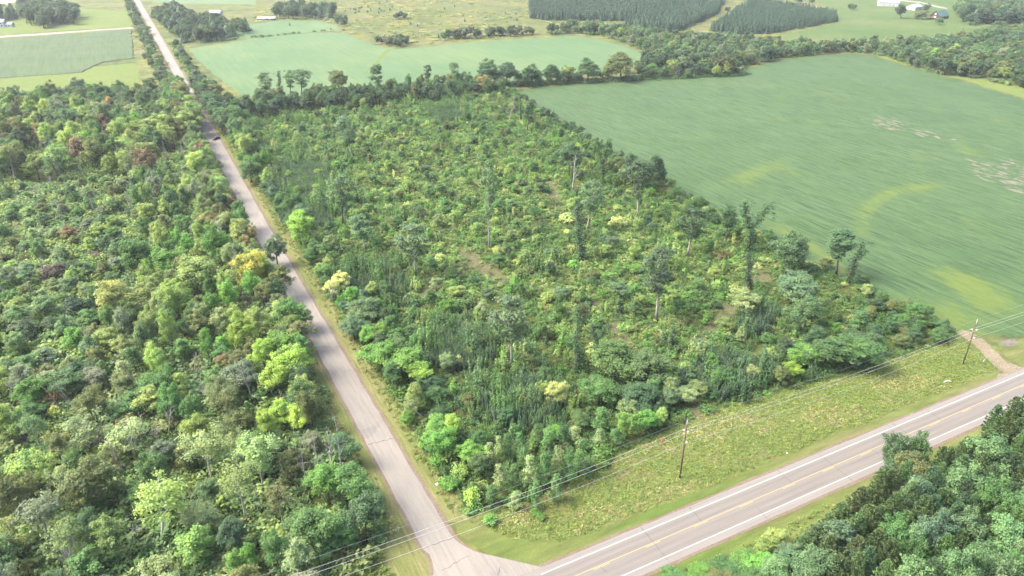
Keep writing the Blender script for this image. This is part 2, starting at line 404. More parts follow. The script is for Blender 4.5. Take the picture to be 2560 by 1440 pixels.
def hw_mat():
    t = NT('highway_asphalt')
    g = t.n('ShaderNodeNewGeometry'); sp = t.n('ShaderNodeSeparateXYZ'); t.l(g.outputs['Position'], sp.inputs[0])
    mr = t.n('ShaderNodeMapRange'); mr.inputs[1].default_value = 78.2; mr.inputs[2].default_value = 88.6
    wob = t.math('MULTIPLY', t.math('SUBTRACT', t.noise(.15, (1, 0, 0), 3), .5), .35)
    t.l(t.math('ADD', sp.outputs[1], wob), mr.inputs[0])
    a, b, sh = (.335, .308, .272), (.285, .263, .236), (.37, .345, .31)
    c = t.ramp(mr.outputs[0], [(0, sh), (.15, sh), (.17, a), (.24, b), (.31, a), (.40, b), (.47, a), (.54, a), (.61, b), (.68, a), (.76, b), (.83, a), (.85, sh), (1, sh)])
    n2 = t.noise(1.0, (.05, 2.2, 1), 5); n3 = t.noise(5, (1, 1, 1), 3)
    c = t.mix(1.0, c, t.ramp(n2, [(.3, (.86, .86, .87)), (.7, (1.12, 1.11, 1.1))]), 'MULTIPLY')
    c = t.mix(1.0, c, t.ramp(n3, [(.3, (.94, .94, .94)), (.7, (1.05, 1.05, 1.05))]), 'MULTIPLY')
    return t.end(c, .9, .25, n3, .02, alb=.335)
def wob(x0, y0, x1, y1, amp, step, seed):
    rng = random.Random(seed); L = math.hypot(x1 - x0, y1 - y0); n = max(2, int(L / step))
    nx, ny = -(y1 - y0) / L, (x1 - x0) / L
    return [(x0 + (x1 - x0) * i / n + nx * q, y0 + (y1 - y0) * i / n + ny * q) for i in range(n + 1) for q in [rng.uniform(-amp, amp) if 0 < i < n else 0]]
SIDE_R = wob(47, 2200, 43.6, 1270, .14, 9, 20)[:-1] + wob(43.6, 1270, 41.6, 600, .14, 6, 20)[:-1] + wob(41.6, 600, 39.4, 280, .14, 5, 21)[:-1] + wob(39.4, 280, 39.7, 106, .14, 4, 21) + arc(52.6, 106, 13.0, 180, 232, 8)[1:] + [(52, 88.65)]
SIDE_L = [(20, 88.65)] + arc(23, 101.5, 11, -50, 0, 6) + wob(33.4, 103, 33.0, 280, .14, 4, 22) + wob(33.0, 280, 35.0, 600, .14, 5, 23)[1:] + wob(35.0, 600, 36.6, 1270, .14, 6, 24)[1:] + wob(36.6, 1270, 39, 2200, .14, 9, 24)[1:]
sheet('side_road_shoulder', [(x + .9, y - .7 if y < 106 else y) for x, y in SIDE_R] + [(x - .7, y) for x, y in SIDE_L], .055, M['gravel'])
sheet('side_road', SIDE_R + SIDE_L, .085, side_mat())
sheet('highway_shoulder', wob(-300, 77.5, 900, 77.5, .2, 4, 23) + wob(900, 89.3, -300, 89.3, .25, 4, 24), .06, M['gravel'])
sheet('highway', wob(-300, 78.2, 900, 78.2, .05, 6, 25) + wob(900, 88.65, -300, 88.65, .05, 6, 26), .085, hw_mat())
M['white'] = plain('white_paint', (.60, .60, .58), .6, .08, 6); M['yellow'] = plain('yellow_paint', (.56, .41, .15), .6, .1, 6)
def stripes(name, rects, mat):
    mb = MB()
    for x0, x1, y0, y1 in rects: mb.add([(x0, y0, .095), (x1, y0, .095), (x1, y1, .095), (x0, y1, .095)], [(0, 1, 2, 3)])
    tag(mb.build(name, mat), kind='structure')
stripes('edge_line', [(51, 900, 87.12, 87.27)], M['white'])
stripes('edge_line', [(-300, 900, 79.78, 79.93)], M['white'])
stripes('centre_line', [(52, 900, 83.84, 83.96)] + [(x, x + 3.6, 83.52, 83.64) for x in np.arange(60.5, 700, 12.2)], M['yellow'])
# tar seams across both roads
mb = MB(); rng = random.Random(31)
def seam(x0, y0, x1, y1, w, n=9, j=.15):
    L = math.hypot(x1 - x0, y1 - y0); ux, uy = (x1 - x0) / L, (y1 - y0) / L
    p = [(x0 + (x1 - x0) * i / n + rng.uniform(-j, j) * -uy, y0 + (y1 - y0) * i / n + rng.uniform(-j, j) * ux) for i in range(n + 1)]
    for (a, b), (c, d) in zip(p, p[1:]):
        k = w * rng.uniform(.5, 1.2) / 2
        mb.add([(a + uy * k, b - ux * k, .091), (c + uy * k, d - ux * k, .091), (c - uy * k, d + ux * k, .091), (a - uy * k, b + ux * k, .091)], [(0, 1, 2, 3)])
for k, x in enumerate(np.arange(62, 420, 12.6)):
    y0 = 78.3 if k % 2 else 83.6
    seam(x, y0, x + .5, 88.5 if k % 3 else 82, .09, 8, .1)
for (a, b), (c, d), w_ in ((((1063, 1369)), (1137, 1344), .11), ((1105, 1427), (1175, 1389), .11), ((920, 1112), (982, 1097), .18), ((855, 930), (880, 926), .12), ((700, 610), (718, 606), .15), ((1245, 1440), (1250, 1418), .12), ((585, 462), (602, 459), .2), ((640, 560), (655, 556), .15)):
    (x0, y0), (x1, y1) = G(a, b), G(c, d); seam(x0, y0, x1, y1, w_, 9, .25)
tag(mb.build('tar_seam', plain('tar', (.06, .055, .055), .7)), kind='structure')
# farm entrance, spoil and trails
sheet('dirt_driveway', rough([(192, 88.4), (205, 88.4), (203.5, 93), (206.5, 99), (211, 106), (209, 111), (206, 109), (204.5, 103), (200.5, 97), (198, 92)], .3, 2, 32), .065, M['dirt'])
sheet('grass_bank', rough([(205, 89), (330, 89.5), (330, 97), (219, 99), (212, 101), (207.5, 97), (205, 93)], .3, 3, 33), .055, M['mown'])
sheet('bare_spoil', rough([G(2497, 853), G(2515, 850), G(2530, 847), G(2552, 856), G(2530, 866), G(2508, 866)], .3, 2, 34), .075, plain('spoil', (.17, .15, .12), .95, .3, .8))
sheet('gravel_lane', rough(pxpoly([(-60, 96), (0, 90), (120, 82), (250, 73), (334, 68), (334, 71.5), (250, 76.5), (120, 86.5), (0, 94.5), (-60, 100)]), .3, 6, 35), .075, M['lane'])
sheet('farm_lane', rough(pxpoly([(2232, -2), (2300, 4), (2340, 14), (2368, 20), (2368, 23), (2335, 17), (2300, 7.5), (2232, 1)]), .3, 8, 36), .075, M['lane'])
def ribbon(name, pts, wid, mat, z, seed):
    p = [G(*q) for q in pts]; l, r = [], []
    for i, (x, y) in enumerate(p):
        a, b = p[max(i - 1, 0)], p[min(i + 1, len(p) - 1)]
        L = math.hypot(b[0] - a[0], b[1] - a[1]); nx, ny = -(b[1] - a[1]) / L, (b[0] - a[0]) / L
        l.append((x + nx * wid / 2, y + ny * wid / 2)); r.append((x - nx * wid / 2, y - ny * wid / 2))
    poly = l + r[::-1]
    sheet(name, rough(poly, .35, 2, seed), z, mat); return poly
TRAILS = [ribbon('skid_trail', pts, wd, M['trail'], .05 + .004 * i, 40 + i) for i, (pts, wd) in enumerate([
    ([(1158, 620), (1188, 655), (1225, 682), (1262, 712)], 6.5), ([(1190, 650), (1150, 676), (1110, 702), (1075, 728), (1040, 760)], 4.5),
    ([(1368, 440), (1384, 480), (1392, 530)], 5), ([(1228, 600), (1262, 588), (1300, 572)], 4), ([(1345, 716), (1400, 726), (1455, 742), (1490, 768)], 4.5),
    ([(1528, 806), (1558, 850), (1585, 890)], 4.5), ([(1700, 872), (1760, 842), (1800, 806), (1835, 762)], 5), ([(1878, 664), (1896, 680), (1906, 705)], 7), ([(1738, 960), (1734, 1010), (1740, 1048)], 3), ([(1190, 345), (1120, 330)], 5)])]
# ------------------------------------------------------------------ plants: one mesh per kind and variant, shared by the copies
def unit(v): return v / np.maximum(np.linalg.norm(v, axis=1, keepdims=True), 1e-6)
def cards(rng, c, n, size, aspect=.62, tang=None):
    n = unit(n); t = rng.normal(size=c.shape) if tang is None else tang + .25 * rng.normal(size=c.shape)
    t = unit(t - n * (t * n).sum(1, keepdims=True)); b = np.cross(n, t)
    size = np.asarray(size)[:, None] if np.ndim(size) else size
    a, q = t * size * .5, b * size * .5 * aspect
    lift = n * size * .08
    v = np.stack([c - a, c + q * 1.0 + lift, c + a, c - q * 1.0 + lift], 1).reshape(-1, 3)
    return v, np.arange(len(v)).reshape(-1, 4)
def puff(rng, centres, radii, per, ls, squash=.75, out=None, up=.35, shell=.35, droop=0.0):
    """clumps of leaves: CENTRES (n,3), RADII (n,), PER leaves for a clump of radius 1"""
    cs, ns, lv, sz, cvs = [], [], [], [], []
    for c, r in zip(centres, radii):
        k = max(6, int(per * r * r)); d = unit(rng.normal(size=(k, 3)))
        flip = (d[:, 2] < -.2) & (rng.random(k) < .6); d[flip, 2] *= -1
        q = rng.uniform(shell, 1.0, k)[:, None] * r
        p = c + (d * q + .2 * r * rng.normal(size=(k, 3))) * np.array([1, 1, squash]); p[:, 2] -= droop * (q[:, 0] ** 2)
        o = unit(np.array([c - out]))[0] if out is not None else np.array([0, 0, 1.0])
        cs.append(p); ns.append(.6 * d + .3 * o + np.array([0, 0, up]) + .45 * rng.normal(size=(k, 3)))
        v = rng.uniform(.15, .85); cvs.append(np.full(k, rng.random() * .7 + .3 * (math.sin(c[0] * .9) * .5 + .5))); lv.append(np.clip(v * .6 + .4 * rng.random(k), 0, 1)); sz.append(ls * rng.uniform(.7, 1.35, k))
    c, n, lv, sz, cvs = map(np.concatenate, (cs, ns, lv, sz, cvs))
    v, f = cards(rng, c, n, sz)
    return v, f, np.repeat(lv, 4), np.repeat(cvs, 4)
def limbs(rng, H, r0, tips, z0=None, bend=.5, sides=5, tiptop=.93, thin=.03, wob_=.25, trunk_r1=.25):
    """a tapered trunk with limbs that run to TIPS"""
    mb = MB(); n = 6
    tr = [(rng.normal() * wob_ * (i / n), rng.normal() * wob_ * (i / n), H * tiptop * i / n) for i in range(n + 1)]
    tr[0] = (0, 0, -.3)
    mb.tube(tr, [r0 * (1.25 if i == 0 else 1 - (1 - trunk_r1) * i / n) for i in range(n + 1)], 6)
    for t in tips:
        zb = max(H * .12, min(H * tiptop * .9, t[2] - bend * math.hypot(t[0], t[1]) - .2 * H * rng.uniform(.1, .6)))
        if z0: zb = max(zb, z0)
        k = zb / (H * tiptop) * n; i = min(int(k), n - 1); a = np.array(tr[i]) * (1 - (k - i)) + np.array(tr[i + 1]) * (k - i)
        b = np.array(t); m = a * .5 + b * .5 + np.array([0, 0, -.06 * H * rng.uniform(0, 1)])
        r = r0 * (1 - .7 * zb / H) * .5
        mb.tube([a, m, b], [r, r * .65, thin], sides, False)
    return mb
def sphere_dirs(rng, n):
    i = np.arange(n) + .5
    ph = np.arccos(1 - 2 * i / n); th = math.pi * (1 + 5 ** .5) * i + rng.uniform(0, 6.28)
    return unit(np.stack([np.cos(th) * np.sin(ph), np.sin(th) * np.sin(ph), np.cos(ph)], 1) + .18 * rng.normal(size=(n, 3)))
PROTO = {}      # kind -> list of dicts(crown=mesh, trunk=mesh, H=, R=)
def leafmesh(name, vfl, mat='leaf'):
    return mesh_np(name, vfl[0], vfl[1], None, [M[mat]], vfl[2], vfl[3] if len(vfl) > 3 else None)
def proto(kind, crown, trunk, H, Rr, mat='leaf'):
    d = dict(H=H, R=Rr)
    if crown is not None: d['crown'] = leafmesh('crown', crown, mat)
    if trunk is not None: d['trunk'] = trunk.mesh('trunk', M['bark'], True)
    PROTO.setdefault(kind, []).append(d)
def round_crown(seed, H, Rr, z0, ncl, cr, per, ls, squash=.78, fill=.25, top=1.0, gap=.12, rag=.28):
    rng = np.random.default_rng(seed)
    zc, hz = (z0 + H) / 2, (H - z0) / 2
    d = sphere_dirs(rng, ncl); d = d[(d[:, 2] > -.75) & (rng.random(len(d)) > gap)]
    ph = rng.uniform(0, 6.28, 4)
    az = np.arctan2(d[:, 1], d[:, 0])
    lobe = 1 + rag * (np.sin(2 * az + ph[0]) * .4 + np.sin(3 * az + ph[1] + 2 * d[:, 2]) * .4 + np.sin(5 * d[:, 2] + ph[2]) * .3)
    rr = rng.uniform(.66, .98, len(d)) * lobe
    wid = np.where(d[:, 2] > 0, 1.0, 1.0 + .15 * d[:, 2]) * (1 - (1 - top) * np.clip(d[:, 2], 0, 1))
    c = np.stack([d[:, 0] * (Rr - cr * .5) * rr * wid, d[:, 1] * (Rr - cr * .5) * rr * wid, zc + d[:, 2] * (hz - cr * .4) * rr], 1)
    k = int(len(c) * fill)
    ci = c[rng.choice(len(c), k)] * np.array([.5, .5, 1]); ci[:, 2] = zc + (ci[:, 2] - zc) * .5
    cc = np.concatenate([c, ci]); rad = cr * rng.uniform(.65, 1.3, len(cc))
    return rng, c, puff(rng, cc, rad, per, ls, squash, np.array([0, 0, zc - hz * .3]))
for s in range(6):      # broad leafy tree with a lumpy crown
    rng, c, v = round_crown(100 + s, 13.5, 4.0, 3.0, 84, 1.05, 112, .38, squash=.9, rag=.55, gap=.2)
    proto('broad', v, limbs(rng, 13.5, .26, c[rng.choice(len(c), 9)]), 13.5, 4.0)
for s in range(4):      # dense round dark crown
    rng, c, v = round_crown(120 + s, 13.0, 4.4, 2.2, 92, 1.0, 130, .37, gap=.1, rag=.4)
    proto('dense', v, limbs(rng, 13.0, .3, c[rng.choice(len(c), 8)]), 13.0, 4.4)
for s in range(3):      # taller, looser crown with spiky leading shoots
    rng, c, v = round_crown(140 + s, 14.0, 3.2, 3.6, 64, .8, 120, .36, top=.4, gap=.25, rag=.6, squash=1.1)
    proto('loose', v, limbs(rng, 14.0, .2, c[rng.choice(len(c), 12)]), 14.0, 3.2)
for s in range(3):      # fan of stems with thin foliage on the outside
    rng = np.random.default_rng(160 + s); H, Rr = 12.0, 4.6
    n = 30; az = rng.uniform(0, 6.28, n); rr = np.sqrt(rng.uniform(.02, 1, n)); zt = H * (1 - .38 * rr ** 2) - rng.uniform(0, 2.2, n)
    c = np.stack([np.cos(az) * rr * Rr * .85, np.sin(az) * rr * Rr * .85, zt], 1)
    mid = c * np.array([.68, .68, .76])
    v = puff(rng, np.concatenate([c, mid[::2]]), np.concatenate([rng.uniform(.7, 1.25, n), rng.uniform(.5, .8, len(mid[::2]))]), 50, .42, .8, np.array([0, 0, 4.0]), up=.5)
    mb = MB()
    for t in c:
        b = np.array([rng.normal() * .25, rng.normal() * .25, -.2]); m = b * .45 + t * .55 + np.array([0, 0, .8])
        mb.tube([b, m, t + np.array([0, 0, .4])], [.13, .07, .02], 4, False)
    proto('fan', v, mb, H, Rr)
for s in range(3):      # slim pyramidal poplar
    rng = np.random.default_rng(180 + s); H, Rr = 9.0, 1.7; n = 40
    z = rng.uniform(.16, 1, n); az = rng.uniform(0, 6.28, n); q = np.sqrt(rng.uniform(.1, 1, n)) * Rr * np.clip(1.25 * (1.05 - z) ** .6, .12, 1) * .8
    c = np.stack([np.cos(az) * q, np.sin(az) * q, z * H], 1)
    v = puff(rng, c, rng.uniform(.4, .78, n), 95, .34, 1.0, np.array([0, 0, 3.0]), up=.3)
    proto('poplar', v, limbs(rng, H, .11, c[rng.choice(n, 7)], thin=.02, wob_=.12), H, Rr)
for s in range(2):      # birch: light arching crown over pale stems
    rng, c, v = round_crown(200 + s, 15.0, 3.5, 5.5, 42, 1.15, 58, .38, gap=.25, rag=.4)
    mb = limbs(rng, 15.0, .2, c[rng.choice(len(c), 14)], thin=.03)
    proto('birch', v, mb, 15.0, 3.5)
for s in range(4):      # survivor of the cut: long bare stem, open crown on the upper half
    rng = np.random.default_rng(220 + s); H, Rr = 20.0, 3.4; n = 62
    u = rng.uniform(0, 1, n) ** .8; z = H * (.38 + .60 * u); prof = np.interp(u, [0, .2, .55, .85, 1], [.35, .75, 1, .85, .4])
    az = rng.uniform(0, 6.28, n); rr = np.sqrt(rng.uniform(.08, 1, n)) * prof * (1 + .3 * np.sin(2 * az + s))
    c = np.stack([np.cos(az) * rr * Rr * .85, np.sin(az) * rr * Rr * .85, z], 1)
    v = puff(rng, c, rng.uniform(.6, 1.25, n), 70, .44, .75, np.array([0, 0, 11.0]))
    proto('tall', v, limbs(rng, H, .24, c[rng.choice(n, 16)], z0=H * .34, wob_=.3, tiptop=.93, thin=.03), H, Rr)
for s in range(3):      # stem and forks sleeved in vines
    rng = np.random.default_rng(240 + s); H = 18.0; forks = [(-1.6, .5, H * .96), (2.9, -.4, H * .9), (.6, 1.4, H)][:2 + s % 2] if s < 2 else [(.5, .3, H)]
    zf = H * .38; cs, rs = [], []
    for z in np.arange(1.0, zf, .55): cs.append((rng.normal() * .3, rng.normal() * .3, z)); rs.append(rng.uniform(.75, 1.05))
    for f in forks:
        for t in np.linspace(0, 1, 16): cs.append((f[0] * t + rng.normal() * .25, f[1] * t + rng.normal() * .25, zf + (f[2] - zf) * t)); rs.append(rng.uniform(.75, 1.15) * (1 - .2 * t))
        for k in range(7): cs.append((f[0] * 1.1 + rng.normal() * 1.1, f[1] + rng.normal() * 1.1, f[2] - rng.uniform(0, 4.0))); rs.append(rng.uniform(.45, .8))
    v = puff(rng, np.array(cs), np.array(rs), 80, .38, 1.0, np.array([0, 0, 6.0]), up=.2)
    mb = MB(); mb.tube([(0, 0, -.3), (0, 0, zf)], [.3, .24], 6)
    for f in forks: mb.tube([(0, 0, zf), (f[0] * .5, f[1] * .5, (zf + f[2]) / 2), f], [.2, .14, .05], 5, False)
    proto('vine', v, mb, H, 4.6 if s < 2 else 2.8)
for s in range(3):      # red pine: whorls of tufted boughs
    rng = np.random.default_rng(260 + s); H, Rr = 13.0, 2.6; c, n_, tg, lv, sz = [], [], [], [], []; mb = MB()
    mb.tube([(0, 0, -.3), (0, 0, H * .97)], [.17, .03], 6)
    for z in np.arange(H * .28, H, .62):
        t = (z / H - .28) / .72; L = Rr * min(1, (1.04 - t) ** .62) * (.75 if t < .15 else 1)
        m = rng.integers(5, 8); a0 = rng.uniform(0, 6.28)
        for k in range(m):
            a = a0 + 6.28 * k / m + rng.normal() * .15; l = L * rng.uniform(.75, 1.1); d = np.array([math.cos(a), math.sin(a), .22 + .5 * t])
            tip = np.array([0, 0, z]) + d * l; mb.tube([(0, 0, z), tip], [.035, .012], 3, False)
            for q in np.linspace(.35, 1, max(2, int(l / .45))):
                p = np.array([0, 0, z]) + d * l * q + rng.normal(size=3) * .08; kk = 34 if q > .8 else 24; cv = rng.uniform(0, .6)
                dirs = unit(rng.normal(size=(kk, 3)) + d * .8 + np.array([0, 0, .75]))
                c.append(p + dirs * .2); tg.append(dirs); n_.append(np.cross(dirs, rng.normal(size=(kk, 3)))); lv.append(cv + .4 * rng.random(kk)); sz.append(rng.uniform(.4, .62, kk))
    c, n_, tg, lv, sz = map(np.concatenate, (c, n_, tg, lv, sz))
    v, f = cards(rng, c, n_, sz, .3, tg * 3); proto('pine', (v, f, np.repeat(lv, 4)), mb, H, Rr, 'needle')
for s in range(2):      # conical spruce for the far plantations
    rng = np.random.default_rng(280 + s); H, Rr = 11.0, 2.3; n = 620
    z = H * (1 - rng.random(n) ** .55 * .97); a = rng.uniform(0, 6.28, n); q = Rr * (1.02 - z / H) ** .8 * rng.uniform(.6, 1.05, n) * (1 + .25 * np.sin(z * 6 + a * 2))
    c = np.stack([np.cos(a) * q, np.sin(a) * q, z], 1); nn = np.stack([np.cos(a) * .6, np.sin(a) * .6, np.full(n, .8)], 1) + .4 * rng.normal(size=(n, 3))
    v, f = cards(rng, c, nn, rng.uniform(.7, 1.25, n), .5); mb = MB().tube([(0, 0, -.2), (0, 0, H * .9)], [.16, .04], 5)
    proto('spruce', (v, f, np.repeat(rng.random(n), 4)), mb, H, Rr, 'needle')
def twigs(rng, mb, a, d, L, r, depth, spread=.6):
    b = a + d * L + np.array([0, 0, .05 * L]); mb.tube([a, (a + b) / 2 + rng.normal(size=3) * L * .06, b], [r, r * .75, max(.014, r * .45)], 4 if r > .06 else 3, False)
    if depth == 0: return
    for k in range(rng.integers(2, 5)):
        t = rng.uniform(.35, 1.0); dd = unit((d + spread * rng.normal(size=3))[None])[0]; dd[2] = dd[2] * .7 + .25
        twigs(rng, mb, a + (b - a) * t, dd, L * rng.uniform(.4, .65), r * .5, depth - 1, spread)
for s in range(4):      # dead and leafless
    rng = np.random.default_rng(300 + s); H = 12.0; mb = MB(); tr = [np.array([rng.normal() * .2 * i / 5, rng.normal() * .2 * i / 5, H * i / 5]) for i in range(6)]; tr[0][2] = -.3
    mb.tube(tr, [.26, .23, .19, .15, .10, .04], 6)
    for k in range(11):
        z = rng.uniform(.35, .97); a = rng.uniform(0, 6.28); i = min(int(z * 5), 4); p = tr[i] + (tr[i + 1] - tr[i]) * (z * 5 - i)
        twigs(rng, mb, p, unit(np.array([[math.cos(a), math.sin(a), rng.uniform(.35, 1.1)]]))[0], (1.15 - z) * 4.2 * rng.uniform(.6, 1), .085, 2)
    PROTO.setdefault('dead', []).append(dict(H=H, R=3.0, trunk=mb.mesh('trunk', M['bark'], True)))
for s in range(2):      # bare-stemmed bush
    rng = np.random.default_rng(320 + s); mb = MB()
    for k in range(9):
        a = rng.uniform(0, 6.28); twigs(rng, mb, np.array([rng.normal() * .2, rng.normal() * .2, -.1]), unit(np.array([[math.cos(a) * .5, math.sin(a) * .5, 1.0]]))[0], 2.6 * rng.uniform(.7, 1.2), .05, 2, .45)
    c = np.stack([rng.normal(size=9) * 1.3, rng.normal(size=9) * 1.3, rng.uniform(2.2, 4.4, 9)], 1)
    proto('barebush', puff(rng, c, rng.uniform(.3, .6, 9), 40, .3), mb, 5.0, 2.2)
for s in range(4):      # bush
    rng = np.random.default_rng(340 + s); H, Rr = 3.0, 1.9; n = 17; d = sphere_dirs(rng, n * 2); d = d[d[:, 2] > -.25]
    lob = rng.uniform(.55, 1.05, len(d)); c = np.stack([d[:, 0] * 1.25 * lob, d[:, 1] * 1.25 * lob, .9 + d[:, 2] * 1.45 * lob], 1)
    v = puff(rng, c, rng.uniform(.42, .8, len(c)), 85, .36, .9, np.array([0, 0, .2]), up=.3)
    mb = MB()
    for t in c[:6]: mb.tube([(0, 0, -.1), t], [.05, .015], 3, False)
    proto('bush', v, mb, H, Rr)
for s in range(3):      # sapling with several upright leaders
    rng = np.random.default_rng(360 + s); H, Rr = 5.0, 1.2; cs, rs = [], []; mb = MB()
    for k in range(4):
        a = rng.uniform(0, 6.28); q = rng.uniform(.1, .8); h = H * rng.uniform(.65, 1.0); b = (math.cos(a) * q, math.sin(a) * q)
        mb.tube([(b[0] * .3, b[1] * .3, -.1), (b[0], b[1], h * .97)], [.045, .012], 3, False)
        for z in np.arange(.9, h, .42): cs.append((b[0] * z / h + rng.normal() * .16, b[1] * z / h + rng.normal() * .16, z)); rs.append(rng.uniform(.26, .5) * (1.15 - .6 * z / h))
    proto('sapling', puff(rng, np.array(cs), np.array(rs), 150, .3, 1.1, np.array([0, 0, 1.0]), up=.45), mb, H, Rr)
for s in range(4):      # far tree: bigger leaf clumps, seen from hundreds of metres
    rng, c, v = round_crown(380 + s, 11.0, 4.0, 1.2, 40, 1.45, 26, .85, rag=.35)
    proto('far', v, limbs(rng, 11.0, .24, c[rng.choice(len(c), 4)], sides=4), 11.0, 4.0)

PAL = dict(dark=(.042, .088, .036), deep=(.032, .068, .038), mid=(.058, .125, .034), bright=(.095, .215, .034), lime=(.20, .31, .035), ygreen=(.15, .215, .05), gold=(.33, .35, .055), pale=(.135, .192, .070),
           paley=(.23, .27, .085), olive=(.085, .108, .034), blue=(.058, .112, .060), grey=(.105, .14, .082), red=(.20, .10, .075), rust=(.25, .15, .075), thick=(.044, .084, .050), needle=(.060, .108, .034), sprucey=(.027, .066, .038), sage=(.088, .168, .064), slate=(.070, .125, .056), brown=(.135, .10, .062), purple=(.095, .072, .068), white=(.72, .70, .66), bone=(.50, .46, .42), bark=(.17, .145, .12), birchbark=(.55, .52, .47))
TURN = dict(red=.6, rust=.42, gold=.74, lime=.9)
ADJ = dict(dark='dark green', deep='very dark green', mid='mid green', bright='bright green', lime='lime green', ygreen='yellow-green', gold='golden yellow', pale='pale green', paley='pale yellow', olive='olive green', blue='bluish green', grey='grey-green', red='pinkish red', thick='cool green', needle='dark green', sprucey='blue-green', sage='soft green', slate='grey-green', rust='orange tinged', brown='brownish', purple='purplish brown', white='white', bone='pale grey')
KINDS = dict(broad=('broadleaf_tree', 'leafy', 'tree'), dense=('oak_tree', 'round dense', 'tree'), loose=('ash_tree', 'loose upright', 'tree'), fan=('fan_shaped_tree', 'fan-shaped', 'tree'), poplar=('poplar_tree', 'slim pointed', 'tree'), birch=('birch_tree', 'airy pale-stemmed', 'tree'),
             tall=('tall_tree', 'tall bare-stemmed', 'tree'), vine=('vine_covered_tree', 'vine-wrapped', 'tree'), pine=('pine_tree', 'needled', 'pine tree'), spruce=('spruce_tree', 'conical', 'spruce tree'), dead=('dead_tree', 'leafless', 'dead tree'), barebush=('bare_bush', 'half-bare', 'bush'), bush=('bush', 'leafy', 'bush'), sapling=('sapling', 'upright', 'sapling'), far=('distant_tree', 'rounded', 'tree'))
NOUN = dict(pine='pine', spruce='spruce', dead='tree', barebush='bush', bush='bush', sapling='sapling')
for k_ in PAL:
    if k_ not in ('white', 'bone', 'bark', 'birchbark'): _l, _f = sum(PAL[k_]) / 3, 1.3 if k_ in ('bright', 'lime', 'gold', 'needle', 'sprucey', 'sage') else 1.5; PAL[k_] = tuple((q * .84 + _l * .16) * _f for q in PAL[k_])
rngG = np.random.default_rng(7)
PLANTS = []      # every individual plant: dict(root, kind, col, short, label, x, y, H, R)
def jit(c, k=.12):
    f = 1 + rngG.normal() * k
    return tuple(max(.004, q * f * (1 + rngG.normal() * k * .35)) for q in c)
def plant(kind, x, y, H, Rr, col, short=None, label=None, lean=None, bark=None, group=None, variant=None, parts=True, name=None, shape=None):
    pr = PROTO[kind]; p = pr[variant if variant is not None else int(rngG.integers(len(pr)))]
    nm, adj, cat = KINDS[kind]
    if kind == 'broad' and col in ('lime', 'gold', 'ygreen', 'red', 'rust', 'bright'): nm = 'maple_tree'
    if kind == 'dense' and col not in ('dark', 'deep', 'olive'): nm = 'bushy_tree'
    if kind in ('far', 'dense', 'broad') and group:
        if 'hedge' in group: nm = 'hedge_tree'
        elif 'young trees' in group: nm = 'young_tree'
        elif 'row of' in group: nm = 'roadside_tree'
        elif 'wood beyond' in group: nm = 'woodland_tree'
    c = jit(PAL[col]) if isinstance(col, str) else col
    if kind == 'far': c = tuple(q * .72 for q in c)
    bc = PAL[bark] if bark else jit(PAL['bone' if kind == 'dead' else 'birchbark' if kind == 'birch' else 'bark'], .2)
    if kind == 'dead' and isinstance(col, str): bc = c
    sc = (Rr / p['R'], Rr / p['R'] * rngG.uniform(.9, 1.1), H / p['H'])
    rot = (Quaternion((0, 0, 1), rngG.uniform(0, 6.28)))
    if kind == 'vine': rot = Quaternion((0, 0, 1), -YAW)
    if lean is not None: rot = Vector((0, 0, 1)).rotation_difference(Vector(lean).normalized()) @ rot
    both = 'crown' in p and 'trunk' in p
    if kind in ('bush', 'sapling') or not parts:
        both = False
    if both:
        root = empty(name or nm, (x, y, 0)); kids = []
        for part in ('trunk', 'crown'):
            o = bpy.data.objects.new(part, p[part]); o.color = (*(bc if part == 'trunk' else c), TURN.get(col, 1.0) if isinstance(col, str) else 1.0); link(o, root)
    else:
        root = bpy.data.objects.new(name or nm, p.get('crown') or p.get('trunk')); root.location = (x, y, 0); root.color = (*(c if 'crown' in p else bc), 1); link(root)
    root.rotation_mode = 'QUATERNION'; root.rotation_quaternion = rot; root.scale = sc
    PLANTS.append(dict(root=root, kind=kind, col=col if isinstance(col, str) else 'mid', short=short, label=label, x=x, y=y, H=H, R=Rr, group=group, adj=shape or adj, cat=cat))
    return root
def hero_top(kind, col, px, py, H, wpx, label=None, short=None, **kw):
    """a plant given by the top of its crown in the photo, its height in metres and its crown width in pixels"""
    x, y = G(px, py, H); d = P(x, y, H)[2]
    return plant(kind, x, y, H, wpx / F_PX * d / 2, col, short, label, **kw)
def hero_base(kind, col, bx, by, tx, ty, wpx, label=None, short=None, **kw):
    """a plant given by the foot and the top of its stem"""
    x, y = G(bx, by); d = P(x, y)[2]; a, h = 0.0, 10.0
    for _ in range(12):
        h = Hgt(x + RIGHT.x * a, y + RIGHT.y * a, ty); q = P(x + RIGHT.x * a, y + RIGHT.y * a, h); a += (tx - q[0]) / F_PX * q[2]
    L = math.hypot(a, h)
    ln = (RIGHT.x * a, RIGHT.y * a, h) if abs(a) > .03 * h else None
    return plant(kind, x, y, L, wpx / F_PX * d / 2, col, short, label, lean=ln, **kw)
# ------------------------------------------------------------------ trees that the photo shows one by one: kind, colour, pixels, label, short name used by neighbours' labels
HB, HT = hero_base, hero_top
